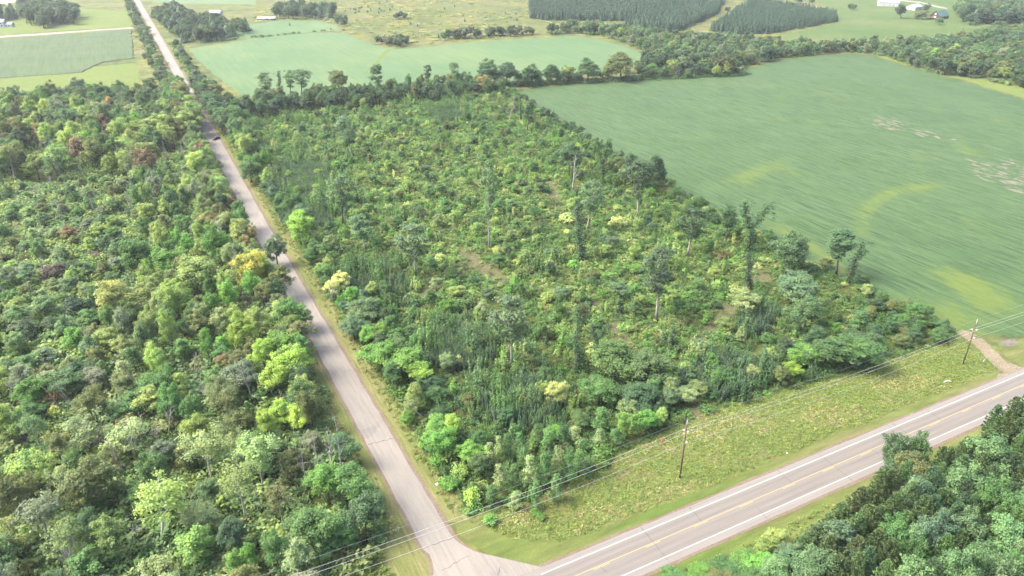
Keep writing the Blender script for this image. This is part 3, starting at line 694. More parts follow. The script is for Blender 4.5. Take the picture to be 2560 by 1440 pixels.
# survivors standing in the clearing and along the field edge
HB('tall', 'slate', 1040, 688, 1033, 562, 82, 'tall tree with thin pale trunk standing alone in the left half of the clearing', 'the lone thin-trunked tree', bark='bone')
HB('tall', 'slate', 1222, 620, 1222, 405, 46, 'very tall slender vine-dark pole tree rising in the middle of the clearing', 'the tall dark pole tree', bark='bone')
HB('tall', 'slate', 1280, 917, 1272, 742, 92, 'tall tree with wide bluish crown and pale trunk in front of the dark thicket', 'the pale-trunked wide-crowned tree', bark='bone')
HB('tall', 'slate', 1641, 802, 1652, 622, 98, 'tall leaning tree with straight pale trunk and grey-green crown, right part of the clearing', 'the leaning pale-trunked tree', bark='bone')
HB('vine', 'blue', 1456, 651, 1436, 520, 66, 'thin vine-covered tree leaning left in the centre of the clearing', 'the left-leaning vine tree', variant=2)
HB('tall', 'slate', 1466, 577, 1492, 452, 62, 'dark-crowned tree on a long pale trunk leaning right towards the field', 'the right-leaning dark-crowned tree', bark='bone')
HB('tall', 'dark', 1592, 550, 1602, 402, 74, 'dark tree on two pale trunks beside the field edge', 'the twin-trunked dark tree', bark='bone')
HB('tall', 'slate', 915, 628, 894, 538, 62, 'left-leaning small-crowned tree with pale stem, between the side road and the lone thin-trunked tree', 'the left-leaning pale-stemmed tree', bark='bone')
HB('tall', 'slate', 858, 567, 850, 440, 70, 'dark round-topped tree standing above the bushes east of the side road', 'the dark round-topped tree')
HB('tall', 'slate', 882, 403, 858, 290, 52, 'dark tree leaning left on a pale trunk in the far part of the clearing', 'the far left-leaning tree', bark='bone')
HB('vine', 'dark', 1444, 932, 1438, 772, 66, 'dark vine-sleeved column tree in the front half of the clearing', 'the dark vine column', variant=2)
HB('vine', 'dark', 1488, 888, 1494, 808, 70, 'shorter vine-sleeved tree just right of the dark vine column', 'the shorter vine column', variant=0)
HB('vine', 'dark', 1870, 630, 1882, 500, 118, 'large vine-clad tree forking into two arms at the bean field edge', 'the forked vine tree', variant=0)
HB('tall', 'dark', 2090, 688, 2106, 576, 84, 'umbrella-shaped dark tree on a bare stem against the bean field', 'the umbrella tree')
HB('vine', 'dark', 2117, 704, 2154, 610, 66, 'leaning vine-wrapped tree beside the umbrella tree at the field edge', 'the leaning vine tree', variant=2)
HB('vine', 'deep', 1872, 730, 1868, 640, 54, 'dark vine pillar in front of the bare sandy spot', 'the dark vine pillar', variant=2)
HB('dense', 'dark', 1962, 690, 1990, 578, 96, 'dark ragged multi-stemmed tree leaning right at the field edge', 'the dark ragged tree')
HB('tall', 'dark', 1814, 600, 1826, 516, 46, 'small very dark crown on a thin stem, left of the forked vine tree', 'the small dark-crowned tree')
HB('tall', 'dark', 1718, 640, 1744, 522, 76, 'dark tree on leaning pale trunks near the field edge, behind yellow saplings', 'the leaning two-stemmed tree', bark='bone')
HB('vine', 'dark', 1508, 472, 1502, 340, 54, 'tall narrow tree with a bluish top and vine-green base at the field edge', 'the tall narrow field-edge tree', variant=0)
HB('dense', 'dark', 1628, 480, 1641, 386, 62, 'dark round tree standing out against the bean field', 'the dark field-edge tree')
HB('dense', 'deep', 1590, 470, 1580, 398, 60, 'dark leafy tree just left of the dark field-edge tree')
HB('dense', 'dark', 1422, 446, 1430, 350, 74, 'broad dark tree behind a bare pale trunk in the clearing', 'the broad dark clearing tree')
HB('dead', 'bone', 1430, 482, 1441, 384, 38, 'bare pale trunk with a few grey branches in front of a broad dark tree', 'the bare pale trunk')
HB('tall', 'dark', 1318, 326, 1328, 255, 34, 'small umbrella-topped tree at the far corner of the bean field', 'the far corner umbrella tree')
HB('vine', 'deep', 1302, 307, 1300, 240, 18, 'slim dark vine column at the far corner of the bean field', 'the slim far vine column', variant=2)
HB('dead', 'bone', 1270, 310, 1287, 240, 26, 'broken leaning trunk beside the slim far vine column')
HB('tall', 'dark', 946, 250, 940, 161, 44, 'tall wide-crowned hedge tree with white trunk, before the far bean field', 'the white-trunked hedge tree', bark='birchbark')
HB('tall', 'dark', 1065, 224, 1068, 162, 32, 'tall thin hedge tree with flat top, before the far bean field', 'the flat-topped hedge tree')
HB('tall', 'slate', 1134, 215, 1134, 156, 28, 'thin sparse tree above the hedge, right of the flat-topped hedge tree')
HB('tall', 'slate', 668, 253, 657, 181, 40, 'umbrella-crowned tree on two white stems at the near edge of the far bean field', 'the white-stemmed umbrella tree', bark='birchbark')
HB('vine', 'deep', 702, 250, 693, 180, 34, 'dark vine column between umbrella-crowned trees by the far bean field', variant=2)
HB('tall', 'slate', 726, 244, 726, 176, 38, 'dark flat-crowned tree, left one of a touching pair by the far bean field')
HB('tall', 'slate', 753, 246, 755, 173, 50, 'dark flat-crowned tree, right one of a touching pair by the far bean field')
HB('dense', 'olive', 846, 236, 846, 173, 48, 'round olive-yellow tree alone in front of the far bean field', 'the olive-yellow round tree')
HB('dense', 'dark', 1222, 216, 1222, 149, 62, 'big dark hedge tree, left one of two, between the bean fields', 'the big dark hedge tree')
HB('dense', 'deep', 1268, 214, 1268, 151, 56, 'big dark hedge tree, right one of two, between the bean fields')
HB('broad', 'rust', 1212, 232, 1212, 186, 34, 'tree with rusty orange top in front of the big dark hedge tree')
HB('dense', 'olive', 1552, 200, 1550, 134, 84, 'broad golden-brown tree at the far end of the hedge between the fields', 'the golden-brown hedge tree')
HB('dense', 'dark', 1470, 205, 1470, 146, 56, 'dark hedge tree left of the golden-brown hedge tree')
HB('broad', 'ygreen', 1420, 208, 1420, 164, 36, 'yellow-green tree in the hedge between the bean fields', 'the yellow-green hedge tree')
HB('dense', 'dark', 1375, 210, 1378, 160, 50, 'dark hedge tree just left of the yellow-green hedge tree')
HB('dense', 'dark', 1325, 216, 1325, 162, 46, 'dark hedge tree right of the two big dark hedge trees')
# right edge and front of the clearing
HT('loose', 'pale', 1866, 722, 10, 80, 'pale yellowish leafy tree in front of the dark vine pillar', 'the pale leafy tree')
HT('broad', 'sage', 2000, 690, 11, 118, 'broad pale green tree in the right part of the clearing near the field edge', 'the broad pale tree')
HT('broad', 'sage', 2025, 742, 12, 96, 'pale green round tree right behind its pale trunk, in front of the broad pale tree', bark='bone')
HT('broad', 'mid', 2145, 848, 9, 130, 'large mid green tree at the front right corner of the clearing', 'the front corner tree')
HT('broad', 'mid', 2075, 850, 9, 110, 'large mid green tree left of the front corner tree, facing the highway')
HT('broad', 'bright', 2015, 866, 7, 80, 'bright green tree with lime sprays facing the highway, left of the front corner tree', 'the lime-sprayed tree')
HT('broad', 'lime', 1985, 905, 5.5, 48, 'lime green low tree at the verge below the lime-sprayed tree')
HT('dense', 'olive', 1958, 915, 6, 44, 'olive rounded cone-shaped small tree at the highway verge', 'the olive cone tree')
HT('broad', 'mid', 1540, 862, 11, 120, 'large mid green tree behind the pale yellow tree at the clearing front', 'the large front tree')
HT('broad', 'mid', 1628, 880, 11, 120, 'large mid green tree with rounded top, right of the large front tree')
HT('dense', 'dark', 1600, 960, 8, 110, 'dark leafy tree at the verge in front of the large front trees')
HT('broad', 'mid', 1500, 950, 8, 90, 'mid green leafy tree right of the pale yellow tree')
HT('broad', 'paley', 1396, 958, 7.5, 58, 'bright pale yellow tree at the front of the clearing', 'the pale yellow tree')
HT('broad', 'ygreen', 1358, 952, 6, 42, 'smaller yellow-green tree just left of the pale yellow tree')
HT('broad', 'lime', 1128, 1040, 8, 62, 'lime yellow maple-like tree at the corner by the side road', 'the lime corner tree')
HT('broad', 'bright', 1090, 1046, 7, 74, 'leafy green tree with rusty tips left of the lime corner tree')
HT('broad', 'bright', 1178, 1108, 6, 66, 'bright green leafy tree in front of the lime corner tree')
HB('birch', 'pale', 1062, 1048, 1012, 1000, 44, 'bent white birch arching towards the side road', 'the bent birch', bark='white')
HB('dead', 'rust', 1143, 1046, 1146, 1012, 18, 'small rusty dead sapling beside the bent birch')
HB('loose', 'pale', 1552, 1056, 1584, 1002, 58, 'pale birch-like tree leaning right in front of the large front trees', 'the pale leaning tree', bark='white')
for i, (px, py, hh, wd) in enumerate([(1247, 1092, 7.5, 34), (1268, 1088, 7.5, 34), (1300, 1082, 8, 38), (1326, 1139, 9, 48), (1372, 1072, 8, 40), (1362, 1135, 9, 46), (1396, 1120, 9.5, 44), (1424, 1122, 9.5, 46), (1455, 1104, 9, 46), (1249, 1162, 7.5, 42), (1340, 1205, 7, 40), (1285, 1165, 6, 40), (1225, 1110, 7, 36), (1345, 1062, 7, 40), (1410, 1064, 7, 44), (1440, 1068, 6.5, 42), (1310, 1118, 7, 38), (1470, 1150, 5, 34), (1500, 1075, 5, 38), (1540, 1072, 5, 38), (1230, 1215, 5, 38), (1290, 1232, 4.5, 40), (1392, 1190, 7, 44)]):
    HT('poplar', 'mid' if i % 3 else 'pale', px, py, hh, wd, group='poplars in the front corner clump', bark='bone')
HT('bush', 'lime', 1178, 1216, 4.5, 60, 'large lime green bush at the tip of the clearing near the junction', 'the lime junction bush')
HT('bush', 'bright', 1120, 1190, 3.5, 60, 'bright green bush beside the side road, left of the poplar clump', 'the roadside bright bush')
HT('bush', 'ygreen', 1150, 1160, 3.5, 54, 'yellow-green bush beside the side road below the lime corner tree')
HT('bush', 'bright', 1090, 1135, 3.5, 50, 'bright green bush at the roadside below the leafy corner trees')
HT('bush', 'bright', 1062, 1090, 3.5, 46, 'bright green bush at the roadside below the bent birch')
HT('bush', 'bright', 1226, 1285, 2.4, 46, 'low bright green bush under the wires by the junction', 'the low bush under the wires')
HT('bush', 'bright', 1352, 1280, 2.0, 34, 'small bright green bush alone on the verge grass', 'the lone verge bush')
HT('bush', 'bright', 1338, 1268, 1.8, 30, 'small bright green bush behind the lone verge bush')
HT('bush', 'lime', 1370, 1315, 1.0, 16, 'tiny lime green shrub on the dry verge grass')
HT('broad', 'bright', 1012, 870, 9, 110, 'bright green tree clump beside the side road', 'the bright roadside clump')
HT('broad', 'lime', 1042, 905, 7, 76, 'lime green tree on the right side of the bright roadside clump')
HT('broad', 'bright', 950, 855, 9, 90, 'bright green leafy tree on the left side of the bright roadside clump')
HT('fan', 'mid', 990, 838, 10, 76, 'mid green tree with white forked stem in the bright roadside clump', bark='bone')
HT('dense', 'sage', 905, 745, 10, 90, 'rounded blue-green tree beside the side road', 'the blue-green roadside tree')
HT('dense', 'slate', 880, 790, 8, 76, 'lower blue-green tree in front of the blue-green roadside tree')
HT('broad', 'paley', 848, 680, 8, 56, 'pale yellow-topped tree right of white branches by the side road', 'the pale yellow roadside tree')
HT('fan', 'paley', 826, 694, 8, 52, 'pale tree with white fanned branches beside the side road', 'the white-branched roadside tree', bark='white')
HT('broad', 'lime', 748, 535, 12, 76, 'lime green tree with visible trunk on the right of the side road', 'the lime roadside tree', bark='bone')
HT('broad', 'ygreen', 610, 334, 14, 46, 'tall yellow-green tree at the right edge of the side road, beyond the car', 'the yellow-green roadside tree')
HT('broad', 'mid', 575, 262, 14, 78, 'large green tree overhanging the side road beyond the car')
HT('broad', 'mid', 620, 400, 11, 60, 'mid green tree right of the side road, in front of the yellow-green roadside tree')
HT('barebush', 'grey', 672, 410, 8, 40, 'grey bare-twigged tree right of the side road')
HT('broad', 'olive', 535, 205, 12, 46, 'olive tree with reddish lower crown where the side road leaves the wood')
# the wood left of the side road
HT('broad', 'gold', 618, 634, 14, 76, 'bright golden yellow tree standing out in the wood by the side road', 'the golden tree')
HT('broad', 'lime', 648, 846, 12, 66, 'lime tree with orange tip beside the side road, left of the brightest lime tree')
HT('broad', 'lime', 722, 864, 12, 96, 'brightest lime green tree at the edge of the side road', 'the brightest lime tree')
HT('broad', 'lime', 680, 905, 10, 80, 'lime green tree in front of the brightest lime tree')
HT('broad', 'bright', 700, 822, 12, 86, 'bright green tree behind the brightest lime tree')
HT('dense', 'lime', 598, 784, 13, 76, 'round yellow-green tree with dark shaded base left of the side road', 'the round yellow-green tree')
HT('broad', 'mid', 722, 745, 11, 78, 'mid green tree overhanging the side road above the brightest lime tree', 'the overhanging tree')
HT('broad', 'mid', 752, 775, 8, 50, 'mid green branch-heavy tree leaning over the side road')
HT('dense', 'slate', 682, 588, 12, 60, 'grey-green tree overhanging the side road behind the golden tree', 'the grey-green overhanging tree')
HT('loose', 'olive', 700, 660, 12, 66, 'olive tree at the side road between the golden tree and the road', 'the olive roadside tree')
HT('broad', 'red', 554, 888, 8, 46, 'dull red tree among green ones in the left wood', 'the dull red tree')
HT('dense', 'grey', 592, 905, 10, 100, 'grey-green rounded tree right of the dull red tree', 'the grey-green rounded tree')
HT('broad', 'red', 165, 562, 8, 44, 'red-leaved tree in the middle of the left wood', 'the red-leaved tree')
HT('barebush', 'purple', 610, 728, 7, 48, 'purple-brown bare bush below the golden tree', 'the purple-brown bush')
HT('broad', 'paley', 268, 703, 14, 78, 'pale yellowish tall tree in the left wood', 'the pale yellowish tree')
HT('broad', 'ygreen', 352, 708, 13, 88, 'yellow-green spreading tree right of the pale yellowish tree', 'the spreading yellow-green tree')
HT('broad', 'ygreen', 425, 712, 14, 70, 'yellow-green tree left of the big pale crown in the left wood')
HT('broad', 'ygreen', 480, 645, 15, 96, 'tall yellow-green tree left of the golden tree', 'the tall yellow-green tree')
HT('broad', 'bright', 530, 565, 15, 74, 'tall pale-topped bright tree in the left wood behind the golden tree', 'the tall bright tree')
HT('broad', 'mid', 330, 590, 15, 84, 'tall mid green tree with visible stems in the left wood', 'the stemmed mid green tree', bark='bone')
HT('broad', 'bright', 405, 615, 12, 82, 'bright green tree right of the stemmed mid green tree', bark='bone')
HT('dense', 'deep', 185, 745, 7, 66, 'very dark round bush-like tree in the left wood', 'the very dark round tree')
HT('dense', 'dark', 126, 790, 5, 56, 'dark round low tree left of the very dark round tree')
HT('dead', 'white', 540, 545, 12, 46, 'white bare-branched dead tree near the side road', 'the white dead tree')
HB('dead', 'bone', 215, 1042, 132, 958, 34, 'white dead trunk leaning far left in the left wood', 'the leaning white trunk')
HB('dead', 'rust', 168, 1040, 104, 962, 46, 'leaning dead tree with pinkish bare twigs at the left', 'the pinkish bare tree')
HT('bush', 'gold', 128, 1008, 4.5, 34, 'small bright yellow bush in the left wood', 'the small yellow bush')
HT('fan', 'pale', 205, 1030, 11, 140, 'wide fan-shaped pale tree with many stems', 'the wide pale fan tree', bark='bone')
HT('fan', 'pale', 300, 1055, 10, 130, 'fan-shaped tree right of the wide pale fan tree', 'the right fan tree', bark='bone')
HT('barebush', 'rust', 355, 1040, 8, 110, 'sprawling bare-twigged tree with rusty leaf tips', 'the rusty sprawling tree', bark='bone')
HT('barebush', 'rust', 300, 1030, 7, 70, 'bare-twigged reddish tree behind the right fan tree', bark='bone')
HB('birch', 'ygreen', 406, 1360, 402, 1196, 132, 'white-trunked birch with yellow-green crown at the front of the left wood', 'the white-trunked birch', bark='white')
HT('birch', 'pale', 500, 1072, 15, 104, 'tall pale birch, behind the white-trunked birch', 'the tall pale birch')
HT('birch', 'pale', 570, 1075, 14, 70, 'pale birch right of the tall pale birch')
HT('birch', 'pale', 632, 1086, 15, 110, 'large pale willow-like tree in the front of the left wood', 'the pale willow-like tree')
HT('birch', 'pale', 585, 1160, 15, 100, 'pale tree with white stems in front of the pale willow-like tree', 'the pale white-stemmed tree', bark='white')
HT('birch', 'olive', 688, 1205, 13, 70, 'olive round-crowned tree, right of the pale white-stemmed tree', 'the olive round-crowned tree')
HT('dense', 'olive', 590, 1030, 8, 66, 'olive domed tree in the left wood behind the pale willow-like tree', 'the olive domed tree')
HT('dense', 'olive', 205, 1160, 13, 136, 'large dark olive dome tree at the lower left', 'the dark olive dome tree')
HT('fan', 'ygreen', 60, 1125, 11, 120, 'yellow-green fan tree at the left edge', 'the yellow-green fan tree')
HT('birch', 'grey', 85, 1240, 13, 130, 'grey-green drooping tree at the left edge')
HT('fan', 'pale', 140, 1305, 12, 110, 'pale fan tree with bare pale trunk at the bottom left', 'the bottom pale fan tree', bark='white')
HT('loose', 'olive', 260, 1290, 12, 90, 'yellowish olive tree left of the white-trunked birch')
HT('loose', 'ygreen', 480, 1325, 9, 110, 'yellowish leafy tree right of the white-trunked birch', 'the yellowish leafy tree')
HB('dead', 'white', 352, 1352, 330, 1306, 34, 'broken white limb left of the white-trunked birch')
HB('dead', 'white', 478, 1330, 446, 1268, 34, 'bent white dead limb right of the white-trunked birch', 'the bent white limb')
HT('dense', 'slate', 570, 1290, 10, 76, 'bluish grey tree at the front of the left wood', 'the bluish front tree')
HT('dense', 'bright', 612, 1355, 9, 56, 'bright green round tree at the bottom of the wood', 'the bright bottom tree')
HT('broad', 'mid', 680, 1335, 11, 74, 'layered mid green tree right of the bright bottom tree')
HT('loose', 'bright', 580, 1375, 9, 54, 'lime-tipped upright tree at the bottom edge of the wood')
HB('dead', 'bone', 838, 1224, 812, 1066, 60, 'grey dead tree with many bare twigs near the side road', 'the grey twiggy dead tree')
HB('dead', 'bone', 812, 1236, 782, 1090, 50, 'grey dead tree left of the twiggy dead tree by the road')
HB('dead', 'bone', 858, 1200, 836, 1040, 40, 'grey dead stem behind the twiggy dead tree by the road')
HB('dead', 'bone', 770, 1240, 748, 1100, 44, 'grey bare stem, leftmost of the dead group near the side road')
HT('broad', 'mid', 770, 1275, 12, 116, 'large mid green tree with yellowish tips at the road corner of the wood', 'the large corner tree')
HT('broad', 'mid', 875, 1160, 12, 100, 'large green tree at the side road verge', 'the large verge tree')
HT('broad', 'dark', 905, 1240, 11, 100, 'dark green tree at the wood corner by the junction', 'the dark junction tree')
HT('broad', 'bright', 810, 1160, 11, 90, 'bright green tree in front of the dead grey group')
HT('dense', 'mid', 850, 1290, 9, 80, 'mid green round tree left of the dark junction tree')
HT('loose', 'pale', 740, 1348, 10, 90, 'pale-tipped loose tree at the bottom under the wires')
HT('broad', 'mid', 800, 1345, 7, 80, 'mid green tree just above the wires at the bottom')
HT('broad', 'lime', 700, 1000, 9, 70, 'lime-topped tree near the side road in the left wood', 'the lime-topped tree')
HT('broad', 'lime', 740, 1010, 9, 60, 'lime-topped tree right of another lime-topped tree near the side road')
HT('broad', 'lime', 660, 1028, 9, 50, 'yellow-lime tree beside a grey snag near the side road')
HB('dead', 'bone', 663, 1086, 668, 1055, 16, 'short grey snag rising out of green crowns', 'the grey snag')
HT('broad', 'mid', 745, 950, 11, 78, 'rounded mid green tree in front of the lime trees by the side road')
# far end of the left wood
HT('dense', 'deep', 188, 197, 16, 54, 'very dark round tree rising above the far edge of the left wood', 'the very dark far tree')
HT('broad', 'bright', 226, 208, 14, 44, 'bright green tree right of the very dark far tree')
HT('broad', 'red', 26, 296, 13, 40, 'pinkish red tree at the far left of the wood', 'the pinkish red tree')
HT('broad', 'rust', 88, 306, 12, 30, 'rusty orange tree right of the pinkish red tree', 'the rusty orange tree')
HT('broad', 'ygreen', 62, 300, 13, 46, 'yellow-green tree between the pinkish red and rusty orange trees')
HT('loose', 'brown', 250, 282, 14, 44, 'brownish half-bare tree in the far part of the left wood', 'the brownish tree')
HT('loose', 'brown', 270, 306, 12, 44, 'brownish tree in front of another brownish tree, far left wood')
HT('fan', 'pale', 330, 255, 16, 60, 'pale feathery tree with white stems in the far part of the left wood', 'the pale feathery tree', bark='bone')
HT('broad', 'ygreen', 396, 280, 16, 68, 'golden-green tall tree with long stems near the side road, far part of the wood', 'the golden-green tree', bark='bone')
HT('broad', 'ygreen', 455, 276, 16, 70, 'yellow-green tall tree with pale stems beside the side road, right of the golden-green tree', 'the far roadside tree', bark='bone')
HT('broad', 'ygreen', 300, 348, 11, 74, 'bright yellow-green spreading tree in front of the golden-green tree', 'the spreading bright tree')
HT('broad', 'ygreen', 360, 350, 11, 60, 'yellow-green tree right of the spreading bright tree')
HT('broad', 'rust', 268, 240, 14, 32, 'tree with a rusty red crown top at the far side of the left wood')
HB('dead', 'bone', 466, 394, 462, 336, 36, 'grey bare tree below the far roadside tree', 'the grey bare tree')
HB('dead', 'bone', 62, 432, 54, 390, 8, 'thin white snag in the far left wood')
HT('barebush', 'purple', 582, 500 - 28, 6, 30, 'reddish purple bush leaning over the side road')
HT('broad', 'rust', 515, 525, 11, 60, 'tree with orange tinged top near the side road', 'the orange-tinged tree')
HT('broad', 'red', 575, 490, 9, 20, 'small bright red tree beside the side road')
HT('broad', 'rust', 625, 560, 9, 26, 'small orange-red tree beside the side road', 'the small orange-red tree')

rng_ = np.random.default_rng(41)
for k in range(34):     # grey and white dead stems scattered through the left wood
    x, y = rng_.uniform(-70, 24), rng_.uniform(115, 480)
    px, py, d_ = P(x, y, 6)
    if px < 0 or py > 1400: continue
    plant('dead', x, y, rng_.uniform(8, 13.5), rng_.uniform(1.2, 2.4), 'bone', group='dead stems in the left wood', lean=(rng_.normal() * .16, rng_.normal() * .16, 1))
# ------------------------------------------------------------------ the rest of the woods, tree by tree
SHOWN = []      # points of the trees above that the photo shows free of nearer crowns
for p in PLANTS:
    top = np.array((p['x'], p['y'], p['H'])); v = p['root'].rotation_quaternion @ Vector((0, 0, p['H']))
    for f_ in ((.35, .55, .75, .92) if p['kind'] in ('dead', 'birch', 'tall', 'vine') else (.62, .85)):
        SHOWN.append(P(p['x'] + v.x * f_, p['y'] + v.y * f_, v.z * f_))
SHOWN = np.array(SHOWN)
def hides(x, y, Hh, Rr):
    cx, cy, d = P(x, y, Hh * .62); rx, ry = Rr * .8 / d * F_PX, Hh * .34 / d * F_PX * .95
    return bool(np.any((((SHOWN[:, 0] - cx) / rx) ** 2 + ((SHOWN[:, 1] - cy) / ry) ** 2 < 1) & (SHOWN[:, 2] > d + 1)))
def occupied(x, y, r, k=.62):
    for p in PLANTS:
        if (p['x'] - x) ** 2 + (p['y'] - y) ** 2 < (k * (p['R'] + r)) ** 2: return True
    return False
def pick(rng, table):
    ks = list(table); wv = np.array([table[k] for k in ks], float); return ks[int(rng.choice(len(ks), p=wv / wv.sum()))]
def tallheroes():
    return [(P(p['x'], p['y'], 0), P(p['x'], p['y'], p['H'])) for p in PLANTS if p['kind'] in ('tall', 'vine')]
rng = np.random.default_rng(11)
TRAILS_ = TRAILS
FEET = [P(p['x'], p['y'])[:2] for p in PLANTS if p['kind'] in ('tall', 'vine')]
# left wood
WOODPX = lambda x, y: True
xs, ys = jitter_grid(rng, -130, 27, 96, 600, 6.7)
order = np.argsort(ys)
for x, y in zip(xs[order], ys[order]):
    if not in_poly([x], [y], WOOD)[0] and y > 112: continue
    if y < 109 and x > 14: continue
    if y < 112 and x > 27: continue
    px, py, d = P(x, y, 7)
    if px < -70 or py > 1500: continue
    if in_poly([px], [py], [(60, 425), (165, 432), (190, 455), (150, 468), (60, 450)])[0] or in_poly([px], [py], [(400, 385), (500, 385), (520, 410), (400, 415)])[0]: continue
    n = float(vnoise(x / 22, y / 22, 3)); m = rng.random()
    if py < 425:          # far canopy
        kind = pick(rng, dict(broad=5, dense=4, loose=2, fan=1)); Hh = rng.uniform(12, 17.5); col = pick(rng, dict(dark=2.4, mid=3, olive=2.4, ygreen=2, bright=.8, grey=1, brown=.5, rust=.12))
        if py < 262: kind, col = pick(rng, dict(dense=4, broad=3)), pick(rng, dict(dark=4, deep=2, mid=1.5, olive=1))
        Rr = rng.uniform(3.8, 6.2)
    elif px < 330 + (py - 420) * .1 and py < 720:   # regrowth with scattered young trees
        kind = pick(rng, dict(dense=3, broad=2, loose=2, fan=.7)); Hh = rng.uniform(4, 8.5); Rr = rng.uniform(2.2, 3.4); col = pick(rng, dict(dark=1.8, slate=3, mid=2.5, pale=1.6, ygreen=1.2, olive=1, grey=1.4, purple=.15))
        if rng.random() < .25: continue
    elif py < 930 and px > 250:
        kind = pick(rng, dict(broad=4, loose=4, dense=1.6, fan=.9)); Hh = rng.uniform(8, 13.5); Rr = rng.uniform(2.3, 3.7); col = pick(rng, dict(mid=3, ygreen=3.2, bright=1, dark=1.2, olive=2, pale=2.2, rust=.2, blue=.3, grey=.8))
    elif py < 930:
        kind = pick(rng, dict(broad=3, dense=2, loose=3, fan=1)); Hh = rng.uniform(5, 9.5); Rr = rng.uniform(2.6, 3.9); col = pick(rng, dict(mid=3, dark=1.8, sage=2, bright=.8, pale=2, olive=1.5, grey=1.4, ygreen=1.2, brown=.3))
    else:
        kind = pick(rng, dict(broad=4, dense=2, loose=3.5, birch=1.6, fan=.8)); Hh = rng.uniform(7, 12.5); Rr = rng.uniform(2.5, 4.3); col = pick(rng, dict(mid=4, dark=1.8, olive=2.2, sage=1.8, bright=1, grey=1.6, ygreen=1.4, pale=1))
    if px > 560 + max(0, (py - 500)) * .35 and Hh > 10: Hh *= .85
    if occupied(x, y, Rr, .58) or hides(x, y, Hh, Rr): continue
    plant(kind, x, y, Hh, Rr, col, group='trees of the wood left of the side road')
for y in np.arange(452, 572, 9.5):      # tall crowns that close over the far end of the side road
    for x, tab, hh, rr in ((30.4 + rng.uniform(-.8, .8), dict(ygreen=2, mid=2, olive=2, dark=1.5), (13.5, 16.5), (5.2, 6.4)), (44.2 + rng.uniform(-.6, 1.2), dict(mid=2, dark=3, deep=1.5), (11.5, 14.5), (4.4, 5.6))):
        plant(pick(rng, dict(broad=3, dense=2)), x, y + rng.uniform(-3, 3), rng.uniform(*hh), rng.uniform(*rr), pick(rng, tab), group='tall trees closing over the far end of the side road')
for y in np.arange(150, 570, 5.4):      # crowns that lean out over the left edge of the side road
    x = 27.5 + rng.uniform(-1.5, 1.8) - (y < 175) * 3; Hh, Rr = rng.uniform(8.5, 12.5) + (y > 400) * 4, rng.uniform(3.0, 4.3) + (y > 400) * 1.3
    if occupied(x, y, Rr, .5) or hides(x, y, Hh, Rr): continue
    plant(pick(rng, dict(broad=4, dense=2, loose=1)), x, y, Hh, Rr, pick(rng, dict(mid=3, ygreen=2.4, bright=1, dark=1.5, olive=1.8, pale=1, rust=.15)), group='trees leaning over the left edge of the side road')
# plantation beyond the highway: pines in front, leafy crowns mixed in
rng = np.random.default_rng(12)
for px, py, hh, wd, kd, cl in [(2258, 1082, 13, 70, 'dense', 'dark'), (2310, 1080, 13, 62, 'broad', 'mid'), (2290, 1130, 12, 96, 'broad', 'olive'), (2235, 1150, 12, 56, 'dense', 'dark'), (2365, 1275, 15, 98, 'dense', 'blue'), (2305, 1190, 14, 100, 'dense', 'blue'), (2420, 1160, 15, 98, 'broad', 'sage'), (2490, 1090, 15, 98, 'broad', 'sage'), (2500, 1190, 15, 98, 'broad', 'mid'), (2060, 1375, 11, 130, 'broad', 'sage'), (1985, 1375, 7, 90, 'dense', 'blue'), (2110, 1310, 12, 100, 'loose', 'blue'),
                               (2440, 1270, 15, 98, 'broad', 'sage'), (2530, 1290, 15, 98, 'broad', 'sage'), (2420, 1380, 15, 98, 'broad', 'sage'), (2530, 1390, 15, 98, 'broad', 'sage'), (2300, 1400, 13, 110, 'broad', 'sage'), (2250, 1300, 13, 90, 'broad', 'mid'), (1945, 1330, 4, 60, 'broad', 'ygreen'), (1900, 1400, 3.5, 90, 'broad', 'bright'), (1830, 1420, 3, 80, 'broad', 'mid'),
                               (1985, 1362, 7, 80, 'dense', 'sage'), (1950, 1395, 7, 90, 'broad', 'sage'), (2040, 1385, 9, 100, 'broad', 'sage'), (1920, 1345, 4, 60, 'broad', 'ygreen'), (1870, 1385, 3.5, 80, 'broad', 'bright'), (1820, 1410, 3, 80, 'dense', 'mid'), (1760, 1426, 2.6, 90, 'dense', 'bright'), (1690, 1436, 1.6, 70, 'dense', 'mid'), (1880, 1425, 4, 90, 'broad', 'mid'), (1800, 1436, 3, 90, 'broad', 'olive')]:
    hero_top(kd, cl, px, py, hh, wd, group='leafy trees of the roadside plantation')
for px, py, hh, wd in [(2110, 1262, 9, 66), (2075, 1290, 8.5, 64), (2040, 1318, 8, 64), (2010, 1345, 7.5, 60), (2120, 1310, 10, 70), (2080, 1345, 10, 70), (2150, 1290, 11, 70), (2150, 1350, 11, 76), (2100, 1395, 11, 76), (2160, 1225, 10.5, 66)]:
    hero_top('pine', 'needle', px, py, hh, wd, group='pines of the roadside plantation')
xs, ys = jitter_grid(rng, 96, 262, 8, 72.5, 4.0, .3)
